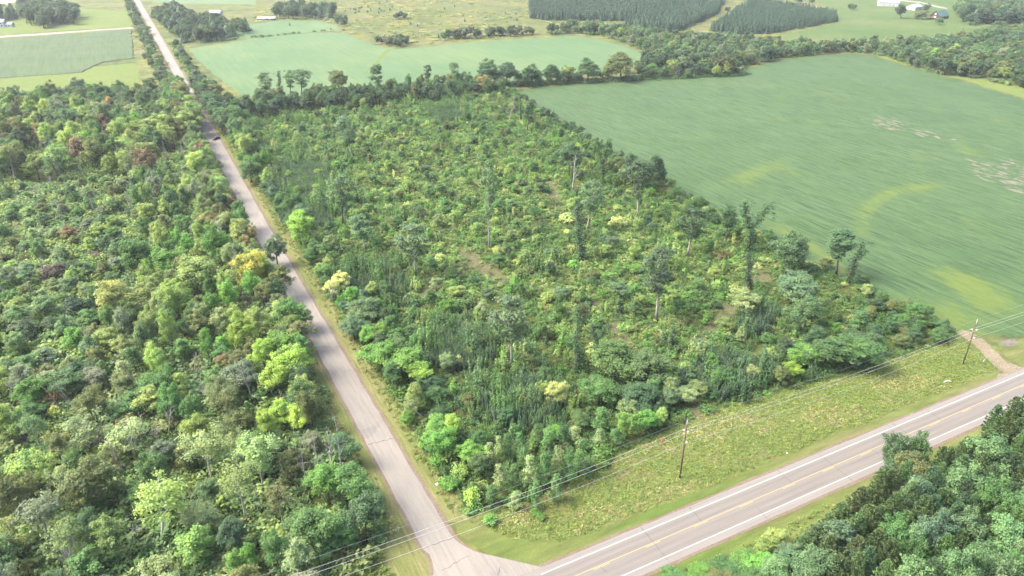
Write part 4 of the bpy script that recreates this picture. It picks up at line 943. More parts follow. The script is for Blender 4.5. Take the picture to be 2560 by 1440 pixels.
for x, y in zip(xs, ys):
    if not in_poly([x], [y], PINES)[0]: continue
    px, py, d = P(x, y, 11)
    if px > 2640 or py > 1520 or px < 1900: continue
    edge = y > 57 + (x - 100) * .04
    if edge or rng.random() < .62:
        Hh, Rr = rng.uniform(10.5, 13.5), rng.uniform(2.0, 2.7)
        if px < 2140: Hh *= .8
        if occupied(x, y, Rr, .42): continue
        plant('pine', x, y, Hh, Rr, pick(rng, dict(needle=3, dark=1.5, mid=.6)), group='pines of the roadside plantation')
    else:
        Hh, Rr = rng.uniform(12, 15), rng.uniform(2.2, 3.0)
        if occupied(x, y, Rr, .5): continue
        plant(pick(rng, dict(broad=3, dense=2)), x, y, Hh, Rr, pick(rng, dict(mid=2, sage=4, dark=.6)), group='leafy trees of the roadside plantation')
# trees crowding both edges of the clearing
rng = np.random.default_rng(13)
xs, ys = jitter_grid(rng, 46, 60, 120, 555, 5.2)
for x, y in zip(xs, ys):
    if x > 47 + 12 * float(vnoise(1, y / 25, 4)): continue
    Hh, Rr = rng.uniform(4, 8.5) + (y > 330) * rng.uniform(1, 5) + (y > 430) * 2, rng.uniform(1.8, 3.2) + (y > 400) * .9
    if occupied(x, y, Rr, .6): continue
    plant(pick(rng, dict(broad=4, dense=2, loose=1)), x, y, Hh, Rr, pick(rng, dict(mid=4, bright=2, dark=2, ygreen=1, blue=1)), group='trees along the right side of the side road')
xs, ys = jitter_grid(rng, 45, 245, 440, 500, 4.9)
for x, y in zip(xs, ys):
    if y < 468 + 14 * float(vnoise(x / 15, 2, 6)) - (x > 180) * 8: continue
    Hh, Rr = rng.uniform(6, 12) + (x < 190) * 1.5, rng.uniform(2.6, 4.2)
    if occupied(x, y, Rr, .6): continue
    plant(pick(rng, dict(dense=4, broad=3)), x, y, Hh, Rr, pick(rng, dict(dark=5, deep=2, mid=2, olive=1)), group='trees of the hedge beyond the clearing')
for k in range(60):     # the hedge that runs on between the two bean fields
    t = k / 59; x, y = 243 + (428 - 243) * t, 492 + (447 - 492) * t
    for j in range(2):
        xx, yy = x + rng.normal() * 2.5, y + rng.normal() * 3.5 + j * 5 - 1
        Hh, Rr = rng.uniform(5, 11), rng.uniform(2.6, 4.2)
        if occupied(xx, yy, Rr, .62): continue
        plant(pick(rng, dict(dense=4, broad=3)), xx, yy, Hh, Rr, pick(rng, dict(dark=5, deep=1.5, mid=2, olive=1, ygreen=.5)), group='trees of the hedge between the bean fields')
xs, ys = jitter_grid(rng, 186, 212, 110, 300, 5.0)
for x, y in zip(xs, ys):
    if x < 198 + 6 * float(vnoise(3, y / 20, 8)) and y > 135 or x > 206 + (y - 110) * .03: continue
    Hh, Rr = rng.uniform(2.8, 6), rng.uniform(1.7, 2.8)
    if occupied(x, y, Rr, .6): continue
    plant(pick(rng, dict(dense=3, broad=3)), x, y, Hh, Rr, pick(rng, dict(mid=3, dark=3, olive=2, ygreen=1)), group='trees along the bean field edge')
xs, ys = jitter_grid(rng, 196, 246, 240, 470, 5.2)
for x, y in zip(xs, ys):
    bx = float(np.interp(y, [248, 360, 468], [211, 225, 240]))
    if not bx - 7 < x < bx + .5: continue
    Hh, Rr = rng.uniform(2.8, 6.5), rng.uniform(1.7, 3.0)
    if occupied(x, y, Rr, .6) or rng.random() < .2: continue
    plant(pick(rng, dict(dense=3, broad=3)), x, y, Hh, Rr, pick(rng, dict(mid=3, dark=3, olive=1, ygreen=1)), group='trees along the bean field edge')
xs, ys = jitter_grid(rng, 86, 204, 107, 124, 5.0)
for x, y in zip(xs, ys):
    if not in_poly([x], [y - 2], CLEAR)[0]: continue
    Hh, Rr = rng.uniform(3.5, 7.5), rng.uniform(1.8, 3.0)
    if occupied(x, y, Rr, .6) or rng.random() < .25: continue
    plant(pick(rng, dict(dense=3, broad=4, poplar=1)), x, y, Hh, Rr, pick(rng, dict(mid=4, dark=3, pale=1, bright=1)), group='trees facing the highway')

# young trees already taller than the brush
rng = np.random.default_rng(15)
xs, ys = jitter_grid(rng, 52, 236, 118, 470, 11.5, .48)
for x, y in zip(xs, ys):
    if not in_poly([x], [y], CLEAR)[0] or any(in_poly([x], [y - 4], t)[0] for t in TRAILS_): continue
    Hh, Rr = rng.uniform(3.6, 6.8), rng.uniform(1.5, 2.7)
    if occupied(x, y, Rr, .75) or hides(x, y, Hh, Rr): continue
    px, py, d = P(x, y, 3)
    if any(abs(px - bx_) < 22 and 0 < P(x, y)[1] - by_ < 90 for bx_, by_ in FEET): continue
    plant(pick(rng, dict(broad=5, dense=2, loose=1.5)), x, y, Hh, Rr, pick(rng, dict(mid=4, ygreen=2, olive=1.2, slate=1.4, pale=.8, dark=1, bright=.8)), group='young trees standing in the clearing')
# bushes and saplings of the regrowth that stand out one by one
def patch(px, py):
    """what grows where in the clearing: (yellowish, bluish thicket) 0..1, read off the photo"""
    g = lambda cx, cy, rx, ry: math.exp(-((px - cx) / rx) ** 2 - ((py - cy) / ry) ** 2)
    yel = g(1330, 640, 330, 240) + .8 * g(1650, 700, 220, 160) + .5 * g(1000, 440, 250, 130) + .6 * g(1500, 850, 160, 90) + .5 * g(2050, 790, 120, 90)
    thick = g(1150, 860, 130, 70) + g(1300, 1010, 150, 80) + .9 * g(930, 700, 110, 50) + .8 * g(1120, 270, 70, 40) + .9 * g(1820, 930, 130, 60) + .7 * g(760, 480, 110, 130) + .6 * g(1900, 800, 100, 60)
    return min(1, yel), min(1, thick)
def ontrail(x, y): return any(in_poly([x], [y], t)[0] for t in TRAILS)
rng = np.random.default_rng(14)
xs, ys = jitter_grid(rng, 50, 240, 112, 470, 10.0, .45)
for x, y in zip(xs, ys):
    if not in_poly([x], [y], CLEAR)[0] or ontrail(x, y): continue
    px, py, d = P(x, y, 1.5); ye, th = patch(px, py)
    if occupied(x, y, 1.8, .7): continue
    col = pick(rng, dict(paley=.9 * ye + .02, ygreen=1.5 * ye + .3, mid=3, bright=1, dark=1.2 + th, slate=2.5 * th, olive=.9, purple=.03))
    if rng.random() < .38: plant('sapling', x, y, rng.uniform(3.5, 6), rng.uniform(1.1, 1.9), col, group='saplings standing out in the clearing')
    elif rng.random() < .12: plant('barebush', x, y, rng.uniform(2.5, 4.5), rng.uniform(1.2, 2.0), col, group='half-bare bushes in the clearing')
    else: plant('bush', x, y, rng.uniform(2.4, 4.4), rng.uniform(1.7, 3.0), col, group='bushes standing out in the clearing')
HT('bush', 'red', 1100, 402, 3, 20, 'single dark red bush in the far half of the clearing', 'the dark red bush')
HT('bush', 'rust', 1292, 455, 2.4, 14, 'small orange-pink bush in the middle of the clearing', 'the orange-pink bush')
HT('bush', 'paley', 1375, 645, 3.2, 40, 'pale orange-yellow bush right of the skid trail fork', 'the orange-yellow bush')
HT('bush', 'paley', 1545, 540, 4, 66, 'large pale yellow bush behind the left-leaning vine tree')
HT('bush', 'paley', 1420, 530, 4, 60, 'large pale yellow bush left of the right-leaning dark-crowned tree')
# ------------------------------------------------------------------ growth nobody could count: undergrowth, thicket, weeds, far woods
def clump_mesh(name, seed, n, Rr, Hh, per, ls, upright=False, mat='leaf', r=(.4, .75)):
    rng = np.random.default_rng(seed)
    if upright:
        cs, rs = [], []
        for k in range(n):
            a, q, h = rng.uniform(0, 6.28), math.sqrt(rng.random()) * Rr, Hh * rng.uniform(.6, 1.1)
            for z in np.arange(.3, h, .36): cs.append((math.cos(a) * q + rng.normal() * .07, math.sin(a) * q + rng.normal() * .07, z)); rs.append(rng.uniform(.26, .46) * (1.2 - .8 * z / h))
        v = puff(rng, np.array(cs), np.array(rs), per, ls, 1.2, None, .5)
    else:
        a, q = rng.uniform(0, 6.28, n), np.sqrt(rng.random(n)) * Rr
        c = np.stack([np.cos(a) * q, np.sin(a) * q, Hh * rng.uniform(.25, .85, n) * (1.1 - .5 * q / Rr)], 1)
        v = puff(rng, c, rng.uniform(*r, n), per, ls, .8, None, .45)
    return leafmesh(name, v, mat)
def blades(name, seed, n, Rr, Hh):
    rng = np.random.default_rng(seed); a, q = rng.uniform(0, 6.28, n), np.sqrt(rng.random(n)) * Rr
    c = np.stack([np.cos(a) * q, np.sin(a) * q, rng.uniform(.1, .6, n) * Hh], 1)
    t = np.stack([rng.normal(size=n) * .5, rng.normal(size=n) * .5, np.ones(n)], 1)
    v, f = cards(rng, c, np.cross(t, rng.normal(size=(n, 3))), rng.uniform(.5, 1.0, n) * Hh, .3, t * 4)
    return leafmesh(name, (v, f, np.repeat(rng.random(n), 4)))
def scatter(name, label, cat, pts, scl, idx, tint, meshes, tilt=.1):
    pts = np.asarray(pts, np.float32); n = len(pts)
    rng = np.random.default_rng(n)
    me = bpy.data.meshes.new(name); me.vertices.add(n); me.vertices.foreach_set('co', pts.ravel())
    def put(nm, typ, val, field='value'):
        a = me.attributes.new(nm, typ, 'POINT'); a.data.foreach_set(field, np.asarray(val).ravel())
    put('rot', 'FLOAT_VECTOR', np.stack([rng.normal(size=n) * tilt, rng.normal(size=n) * tilt, rng.uniform(0, 6.28, n)], 1).astype(np.float32), 'vector')
    s = np.asarray(scl, np.float32); s = np.repeat(s[:, None], 3, 1) if s.ndim == 1 else s
    put('scl', 'FLOAT_VECTOR', s, 'vector'); put('idx', 'INT', np.asarray(idx, np.int32))
    t4 = np.ones((n, 4), np.float32); t4[:, :3] = tint; put('tint', 'FLOAT_COLOR', t4, 'color')
    me.update()
    col = bpy.data.collections.new(name + '_kinds')
    for i, m in enumerate(meshes):
        o = bpy.data.objects.new('%s_kind_%02d' % (name, i), m); col.objects.link(o)
    ng = bpy.data.node_groups.new(name, 'GeometryNodeTree')
    ng.interface.new_socket('Geometry', in_out='INPUT', socket_type='NodeSocketGeometry')
    ng.interface.new_socket('Geometry', in_out='OUTPUT', socket_type='NodeSocketGeometry')
    gi, go = ng.nodes.new('NodeGroupInput'), ng.nodes.new('NodeGroupOutput')
    ci = ng.nodes.new('GeometryNodeCollectionInfo'); ci.inputs[0].default_value = col; ci.inputs[1].default_value = True; ci.inputs[2].default_value = True
    ip = ng.nodes.new('GeometryNodeInstanceOnPoints'); ip.inputs['Pick Instance'].default_value = True
    def na(nm, typ):
        q = ng.nodes.new('GeometryNodeInputNamedAttribute'); q.data_type = typ; q.inputs[0].default_value = nm; return q.outputs[0]
    L = ng.links.new
    L(gi.outputs[0], ip.inputs['Points']); L(ci.outputs[0], ip.inputs['Instance'])
    L(na('idx', 'INT'), ip.inputs['Instance Index']); L(na('rot', 'FLOAT_VECTOR'), ip.inputs['Rotation']); L(na('scl', 'FLOAT_VECTOR'), ip.inputs['Scale'])
    L(ip.outputs[0], go.inputs[0])
    o = bpy.data.objects.new(name, me); link(o)
    md = o.modifiers.new('spread', 'NODES'); md.node_group = ng
    tag(o, label, cat, kind='stuff'); return o
def tints(rng, cols, weights, n, k=.12):
    a = np.array([PAL[c] for c in cols]); w = np.asarray(weights, float)
    if w.ndim == 1: w = np.repeat(w[None], n, 0)
    w = w / w.sum(1, keepdims=True); u = rng.random(n)[:, None]; i = (w.cumsum(1) < u).sum(1).clip(0, len(cols) - 1)
    m_ = (w[:, :, None] * a[None]).sum(1); return np.clip((a[i] * .7 + m_ * .3) * (1 + k * rng.normal(size=(n, 1))) * (1 + k * .4 * rng.normal(size=(n, 3))), .004, .8)
CL = [clump_mesh('clump', 500 + s, 9, 1.25, 1.5, 60, .34) for s in range(5)]
UP = [clump_mesh('shoots', 520 + s, 8, 1.25, 3.6, 130, .29, True) for s in range(4)]
LOW = [clump_mesh('weeds', 540 + s, 7, .8, .55, 80, .26, r=(.2, .36)) for s in range(4)]
GR = [blades('grass_tuft', 560 + s, 46, .55, .55) for s in range(4)]
rng = np.random.default_rng(21)
# regrowth in the clearing
xs, ys = jitter_grid(rng, 43, 248, 102, 505, 1.75, .5)
m = in_poly(xs, ys, CLEAR)
for t in TRAILS: m &= ~in_poly(xs, ys, t) | (rng.random(xs.size) < .22)
xs, ys = xs[m], ys[m]
pp = np.array([patch(*P(x, y, 1)[:2]) for x, y in zip(xs, ys)]); n = len(xs)
cn = vnoise(xs / 9, ys / 9, 11); cn2 = vnoise(xs / 4, ys / 4, 12); hn = vnoise(xs / 7, ys / 7, 13)
ye, th = np.clip(pp[:, 0] * 1.7 * np.clip(cn * 2 - .35, 0, 1.2), 0, 1.5), pp[:, 1]
wts = np.stack([1.6 * ye * (cn2 > .42) + .02, 1.8 * ye + .3, 1.4 + 0 * ye, 3.0 + 0 * ye, .6 + th * 1.0, 5.0 * th, .5 + 0 * ye, .06 * ye], 1)
tn = tints(rng, ['paley', 'ygreen', 'bright', 'mid', 'dark', 'slate', 'olive', 'rust'], wts, n) * np.array([.84, .88, .86])
up = rng.random(n) < (.04 + .95 * np.clip(th - .2, 0, 1))
sc = rng.uniform(.5, 1.0, n) * (.5 + .9 * hn) * np.where(rng.random(n) < .22, rng.uniform(1.4, 2.1, n), 1.0)
sc3 = np.stack([sc, sc, sc * rng.uniform(.7, 1.35, n) * (1 + .35 * th)], 1)
idx = np.where(up, 5 + rng.integers(0, 4, n), rng.integers(0, 5, n))
scatter('undergrowth', 'dense mixed green and yellow regrowth covering the cut-over clearing', 'undergrowth', np.stack([xs, ys, 0 * xs], 1), sc3, idx, tn, CL + UP)
xs, ys = jitter_grid(rng, 45, 220, 104, 440, 1.5, .5)
m = in_poly(xs, ys, CLEAR); xs, ys = xs[m], ys[m]
pp = np.array([patch(*P(x, y, 2)[:2])[1] for x, y in zip(xs, ys)]); m = pp * (.6 + .8 * vnoise(xs / 8, ys / 8, 17)) > .48
for t in TRAILS: m &= ~in_poly(xs, ys, t)
xs, ys = xs[m], ys[m]; n = len(xs)
sc = rng.uniform(.55, .9, n)
scatter('sapling_thicket', 'dense cool-green thicket of upright saplings in the clearing', 'thicket', np.stack([xs, ys, 0 * xs], 1), np.stack([sc, sc, rng.uniform(.8, 1.45, n)], 1), rng.integers(0, 4, n), tints(rng, ['thick', 'slate', 'mid'], [6, 1.5, .6], n), UP)
# under the left wood, and the plantation floor
xs, ys = jitter_grid(rng, -140, 29, 100, 600, 2.5, .5)
m = in_poly(xs, ys, WOOD) | ((ys < 109) & (xs < 22) & (ys > 104)); xs, ys = xs[m], ys[m]
q = np.array([P(x, y, 2)[:2] for x, y in zip(xs, ys)]); m = (q[:, 0] > -80) & (q[:, 1] < 1500)
m &= ~in_poly(q[:, 0], q[:, 1], [(60, 425), (165, 432), (190, 455), (150, 468), (60, 450)])
xs, ys = xs[m], ys[m]; n = len(xs)
tn = tints(rng, ['mid', 'dark', 'slate', 'olive', 'pale', 'ygreen'], [3.4, 1.4, 1.6, 1.4, 1.3, 1.6], n)
sc = rng.uniform(1.0, 2.0, n) * np.where(rng.random(n) < .3, 1.7, 1.0)
scatter('woodland_undergrowth', 'shrubby green undergrowth between the trees of the left wood', 'undergrowth', np.stack([xs, ys, 0 * xs], 1), sc, rng.integers(0, 5, n), tn, CL)
xs, ys = jitter_grid(rng, 70, 262, 10, 73, 2.2, .5)
m = in_poly(xs, ys, PINES); xs, ys = xs[m], ys[m]; n = len(xs)
lowp = np.array([P(x, y)[0] for x, y in zip(xs, ys)])
scatter('plantation_undergrowth', 'weedy undergrowth below the roadside plantation', 'undergrowth', np.stack([xs, ys, 0 * xs], 1), rng.uniform(.6, 1.2, n), rng.integers(0, 5, n), tints(rng, ['mid', 'dark', 'olive', 'bright', 'ygreen'], [3, 2, 2, 1, .7], n), CL)
# weeds and grass on the verges
xs, ys = jitter_grid(rng, 44, 206, 90, 113, .85, .5)
m = ~in_poly(xs, ys, CLEAR) & (ys > 91.6 + 1.2 * vnoise(xs / 6, 0 * xs, 3)) & in_poly(xs, ys, [(50, 98), (58, 93), (70, 91), (198, 90.5), (202, 103), (206, 110), (143, 114), (108, 114), (75, 109), (51, 106), (46, 104)])
xs, ys = xs[m], ys[m]; n = len(xs)
gn = vnoise(xs / 6, ys / 4, 31); g2 = vnoise(xs / 14, ys / 7, 33)
PAL.update(straw=(.30, .29, .14), weed=(.17, .225, .065), weedy=(.215, .245, .07), grassy=(.15, .225, .065))
qx, qy = np.array([P(x, y)[:2] for x, y in zip(xs, ys)]).T
dry = sum(np.exp(-((qx - a) / c) ** 2 - ((qy - b) / d) ** 2) for a, b, c, d in ((1830, 1055, 70, 16), (1760, 1085, 50, 14), (2075, 1035, 60, 22), (1315, 1295, 40, 26), (1700, 1225, 60, 14), (1480, 1280, 60, 14), (1640, 1110, 40, 14), (2260, 960, 60, 14)))
wts = np.stack([3.2 * np.clip(gn - .6, 0, 1) * 2 + 14 * dry, 2.0 + 0 * gn, 1.1 * np.clip(g2, .2, 1), 2.4 + 0 * gn], 1)
tn = tints(rng, ['straw', 'weed', 'weedy', 'grassy'], wts, n)
st = (tn[:, 0] > tn[:, 1] * 1.08)
idx = np.where(st | (rng.random(n) < .2), 4 + rng.integers(0, 4, n), rng.integers(0, 4, n))
scatter('verge_weeds', 'tall yellowish weeds and grass on the highway verge', 'weeds', np.stack([xs, ys, 0 * xs + .03], 1), np.stack([rng.uniform(.55, 1.0, n)] * 2 + [rng.uniform(.3, .75, n)], 1), idx, tn, LOW + GR)
xs, ys = jitter_grid(rng, -60, 27, 90, 112, 1.1, .5)
m = (xs < 26 - 0 * ys) & ~((ys > 109) & (xs < 27)); xs, ys = xs[m], ys[m]; n = len(xs)
scatter('corner_weeds', 'weedy grass under the wires below the left wood', 'weeds', np.stack([xs, ys, 0 * xs + .03], 1), rng.uniform(.6, 1.3, n), rng.integers(0, 8, n), tints(rng, ['straw', 'weed', 'grassy', 'bright'], [1.2, 2, 2, 1], n), LOW + GR)
a = rng.uniform(110, 560, 2600); side = rng.random(2600) < .6
xs = np.where(side, 42.2 + rng.uniform(0, 4.6, 2600), 28 + rng.uniform(-1, 2.2, 2600)); n = 2600
scatter('roadside_weeds', 'dry grass and weeds along both edges of the side road', 'weeds', np.stack([xs, a, 0 * a + .04], 1), rng.uniform(.5, 1.2, n), rng.integers(0, 8, n), tints(rng, ['straw', 'weed', 'grassy', 'mid'], [2, 2, 1.5, 1], n), LOW + GR)
xs, ys = jitter_grid(rng, 50, 140, 62, 77, 1.2, .5); n = len(xs)
m = ys < 75 + vnoise(xs / 5, ys, 2); xs, ys = xs[m], ys[m]; n = len(xs)
scatter('ditch_weeds', 'green grass and weeds in the ditch below the highway', 'weeds', np.stack([xs, ys, 0 * xs + .03], 1), rng.uniform(.4, 1.0, n), rng.integers(0, 8, n), tints(rng, ['weed', 'grassy', 'bright', 'straw'], [2, 3, 2, .4], n), LOW + GR)
# ------------------------------------------------------------------ far country: tree rows, woods, plantations, corn, farm buildings
rng = np.random.default_rng(31)
def prism(name, poly, z0, z1, mat):
    n = len(poly); cx_, cy_ = sum(q[0] for q in poly) / n, sum(q[1] for q in poly) / n; v = [(cx_ + (x - cx_) * 1.012, cy_ + (y - cy_) * 1.012, z0) for x, y in poly] + [(x, y, z1) for x, y in poly]
    area = sum(poly[i][0] * poly[(i + 1) % n][1] - poly[(i + 1) % n][0] * poly[i][1] for i in range(n))
    f = [list(range(n, 2 * n))] + [[i, (i + 1) % n, n + (i + 1) % n, n + i] for i in range(n)]
    if area < 0: f = [q[::-1] for q in f]
    me = bpy.data.meshes.new(name); me.from_pydata(v, [], f); me.materials.append(mat); me.update()
    return link(bpy.data.objects.new(name, me))
def corn_mat():
    t = NT('corn')
    n1 = t.noise(1.0, (.5, .03, 1), 5); n2 = t.noise(.02, (1, 2, 1), 4); n3 = t.noise(1.2, (1, 1, .3), 4)
    c = t.ramp(n2, [(.3, (.15, .25, .10)), (.6, (.19, .275, .125)), (.8, (.24, .285, .14))])
    c = t.mix(1.0, c, t.ramp(n1, [(.35, (.8, .84, .8)), (.65, (1.12, 1.1, 1.1))]), 'MULTIPLY')
    c = t.mix(1.0, c, t.ramp(n3, [(.3, (.75, .78, .75)), (.7, (1.2, 1.18, 1.15))]), 'MULTIPLY')
    return t.end(c, .85, .15, n3, .6)
tag(prism('corn_field', rough(pxpoly([(-80, 104), (0, 99), (120, 90), (250, 81), (326, 75), (330, 110), (333, 146), (300, 150), (262, 155), (235, 165), (205, 181), (150, 186), (80, 190), (0, 196), (-80, 202)]), .8, 5, 51), 0, .7, corn_mat()), 'tall grey-green corn standing beside the gravel lane', 'corn field', kind='stuff')

FARROW = []
for y in np.arange(585, 1290, 8.0): FARROW.append((27 + rng.normal() * 2.2, y + rng.normal() * 2, rng.uniform(5.5, 10), 'row of trees left of the side road'))
for y in np.arange(590, 800, 6.5): FARROW.append((49.5 + rng.normal() * 1.6, y + rng.normal() * 2, rng.uniform(3.5, 7.5), 'row of trees right of the side road'))
for x, y, Hh, gname in FARROW:
    plant('far', x, y, Hh, Hh * rng.uniform(.38, .52), pick(rng, dict(dark=3, mid=3, blue=1, grey=1, pale=.6)), group=gname)
def infill(poly, s, hh, tab, group, kinds=None, cap=999, rr=(.34, .46), front=True):
    gp = [G(*q) for q in poly]; a = np.array(gp)
    xs, ys = jitter_grid(rng, a[:, 0].min(), a[:, 0].max(), a[:, 1].min(), a[:, 1].max(), s, .4)
    m = in_poly(xs, ys, gp); xs, ys = xs[m], ys[m]; q = np.array([P(x, y, 5) for x, y in zip(xs, ys)]).reshape(-1, 3)
    m = (q[:, 0] > -40) & (q[:, 0] < 2600) & (q[:, 1] > -25); xs, ys, q = xs[m], ys[m], q[m]
    o = np.argsort(q[:, 2]); rest = []
    for k, i in enumerate(o):
        kd = pick(rng, kinds or dict(far=1)); Hh = rng.uniform(*hh)
        if k < cap: plant(kd, xs[i], ys[i], Hh, Hh * rng.uniform(*rr), pick(rng, tab), group=group)
        else: rest.append((xs[i], ys[i], Hh))
    return rest
DARKT = dict(dark=4, deep=3, mid=1.2, slate=1)
infill([(378, 40), (430, 25), (545, 58), (622, 76), (605, 92), (520, 106), (470, 112), (430, 92)], 10.5, (8, 15), DARKT, 'trees of the far clump right of the side road', dict(far=5, spruce=1.5))
infill([(58, 55), (100, 72), (196, 62), (192, 38), (120, 22), (50, 30)], 12, (14, 20), dict(dark=3, deep=4, blue=1), 'trees of the clump behind the white house')
infill([(-10, 62), (12, 52), (40, 50), (36, 38), (-10, 40)], 8, (12, 16), dict(deep=3, dark=1), 'spruces beside the white house', dict(spruce=1))
infill([(692, 48), (760, 50), (832, 48), (836, 30), (700, 26)], 12, (11, 16), dict(dark=3, blue=2, deep=1), 'trees of the far clump beyond the far bean field', dict(far=3, spruce=1))
infill([(836, 60), (862, 66), (868, 58), (845, 50)], 8, (6, 9), DARKT, 'small trees at the corner of the far bean field')
infill([(940, 112), (990, 119), (1022, 116), (1020, 106), (950, 104)], 6, (5, 9), dict(grey=2, dark=2, purple=1), 'shrubby trees on the edge of the far bean field')
infill([(1105, 103), (1200, 96), (1335, 90), (1335, 83), (1200, 87), (1105, 96)], 7, (5, 11), dict(grey=2, dark=2, mid=1, purple=.5), 'hedge trees beyond the far bean field')
infill([(988, 50), (1018, 50), (1018, 44), (990, 42)], 7, (6, 8), dict(grey=1, blue=1), 'round thicket in the far meadow')
WOODR = [(1355, 88), (1440, 84), (1500, 90), (1560, 107), (1608, 128), (1624, 150), (1570, 190), (1700, 187), (1800, 182), (1850, 175), (1882, 164), (1950, 148), (2050, 136), (2130, 131), (2190, 137), (2250, 155), (2330, 184), (2450, 198), (2560, 222), (2680, 255), (2680, 70), (2560, 78), (2480, 84), (2420, 100), (2340, 112), (2250, 118), (2150, 122), (2050, 124), (1960, 122), (1900, 112), (1800, 105), (1720, 100), (1640, 92), (1560, 85), (1500, 74), (1440, 74)]
FT = dict(dark=4, mid=1.6, slate=2, olive=1.4, grey=.9, ygreen=.25, deep=3)
rest = infill(WOODR, 8.2, (7, 13), FT, 'trees of the wood beyond the bean field', cap=150)
rest += infill([(2440, 60), (2560, 60), (2600, 30), (2600, 5), (2480, 5), (2400, 20), (2385, 40), (2420, 66)], 10, (13, 19), dict(dark=3, blue=2, deep=2), 'tall trees behind the log house', dict(far=2, spruce=1), cap=30)
SP = []
sprouts = [([(1326, 46), (1360, 51), (1480, 53), (1562, 53), (1590, 34), (1810, 12), (1810, -30), (1320, -30)], (9, 12)), ([(1560, 66), (1640, 82), (1705, 78), (1795, 34), (1806, 14), (1600, 38)], (9, 12)), ([(1772, 78), (1850, 86), (1922, 85), (2092, 55), (2089, 40), (1990, 22), (1880, 6)], (8, 10.5))]
for poly, hh in sprouts: SP += infill(poly, 4.6, hh, dict(sprucey=1), 'spruces in the front rows of the far plantations', dict(spruce=1), cap=60, rr=(.2, .24))
for i, (px, py, h_) in enumerate([(2000, 6, 8), (2030, 8, 8), (1845, 24, 7), (1820, 28, 6), (2135, 22, 9), (2127, 20, 5)]): hero_base('far', 'dark', px, py + 3, px, py - 12, 16, group='single trees on the far lawn')
HB('far', 'deep', 2252, 46, 2254, 10, 26, 'dark oval tree standing on the lawn between the barn and the log house', 'the dark oval lawn tree')
HB('far', 'olive', 2305, 48, 2305, 26, 34, 'olive rounded tree beside the deck of the log house')
HB('far', 'mid', 2350, 62, 2350, 44, 18, 'small tree on the lawn in front of the log house')
HB('far', 'dark', 2317, 30, 2317, 8, 18, 'dark tree right of the pale green-roofed shed')
HB('far', 'olive', 2510, 196, 2510, 146, 46, 'yellowish rounded tree at the edge of the far right wood', 'the yellowish edge tree')
HB('far', 'olive', 1812, 186, 1814, 136, 56, 'olive rounded tree bulging out of the wood at the bean field edge', 'the olive edge tree')
rng = np.random.default_rng(33)
for k in range(46):     # small dark conifers dotted over the far meadow
    px, py = (rng.uniform(860, 1010), rng.uniform(18, 34)) if k < 22 else (rng.uniform(640, 1340), rng.uniform(4, 100))
    if in_poly([px], [py + 8], FARA)[0] or 960 < px < 1040 and 30 < py < 60: continue
    x, y = G(px, py); plant('spruce', x, y, rng.uniform(2.0, 4), rng.uniform(.9, 1.5), 'dark', name='meadow_conifer', group='young conifers dotted over the far meadow', parts=False)
rng = np.random.default_rng(34)
for k in range(30):
    t = rng.random(); px, py = 475 + 340 * t, 108 - 30 * t + rng.normal() * 1.5
    x, y = G(px, py); plant('bush', x, y, rng.uniform(1.2, 3.5) * (1.6 if t < .3 else .8), rng.uniform(1.5, 3), 'mid', name='field_edge_bush', group='bushes on the bank between the two far bean fields')
FARM = [p['crown'] for p in PROTO['far']]; SPM = [p['crown'] for p in PROTO['spruce']]
def far_stuff(name, label, cat, pts, meshes, h0, tab):
    a = np.array(pts); n = len(a); s = a[:, 2] / h0
    scatter(name, label, cat, np.stack([a[:, 0], a[:, 1], 0 * s], 1), np.stack([s, s, s], 1), rng.integers(0, len(meshes), n), tints(rng, list(tab), list(tab.values()), n), meshes, .03)
if rest: far_stuff('distant_woods', 'mixed grey-green wood running across the far right', 'woods', rest, FARM, 11.0, FT)
if SP: far_stuff('plantation_woods', 'dense blue-green spruce plantations in rows far away', 'woods', SP, SPM, 11.0, dict(sprucey=1))
# low shrubs under the edge of the far woods
xs, ys = jitter_grid(rng, 250, 1000, 250, 720, 5.5, .5); gp = [G(*q) for q in WOODR]; m = in_poly(xs, ys, gp); xs, ys = xs[m], ys[m]; q = np.array([P(x, y)[0] for x, y in zip(xs, ys)]); m = q < 2620; xs, ys = xs[m], ys[m]; n = len(xs)
scatter('distant_undergrowth', 'shrubby undergrowth filling the far wood', 'undergrowth', np.stack([xs, ys, 0 * xs], 1), rng.uniform(1.6, 3.2, n), rng.integers(0, 5, n), tints(rng, ['mid', 'dark', 'olive', 'grey'], [2, 2, 1, 2], n), CL)
xs, ys = jitter_grid(rng, 200, 470, 420, 520, 3, .5); t = (xs - 243) / (428 - 243); m = (abs(ys - (492 - 45 * t)) < 8) & (t > -.1) & (t < 1.05); xs, ys = xs[m], ys[m]; n = len(xs)
scatter('hedge_undergrowth', 'low shrubs at the foot of the hedge between the bean fields', 'undergrowth', np.stack([xs, ys, 0 * xs], 1), rng.uniform(1.0, 2.0, n), rng.integers(0, 5, n), tints(rng, ['mid', 'dark'], [1, 2], n), CL)
n = 500; ys = rng.uniform(575, 1280, n); xs = np.where(rng.random(n) < .5, 27 + rng.normal(size=n) * 3, 48.5 + rng.normal(size=n) * 2)
m = (xs < 32) | (ys < 820); xs, ys = xs[m], ys[m]; n = len(xs)
scatter('row_undergrowth', 'shrubs at the foot of the tree rows along the far side road', 'undergrowth', np.stack([xs, ys, 0 * xs], 1), rng.uniform(1.0, 2.2, n), rng.integers(0, 5, n), tints(rng, ['mid', 'dark', 'pale'], [2, 2, 1], n), CL)

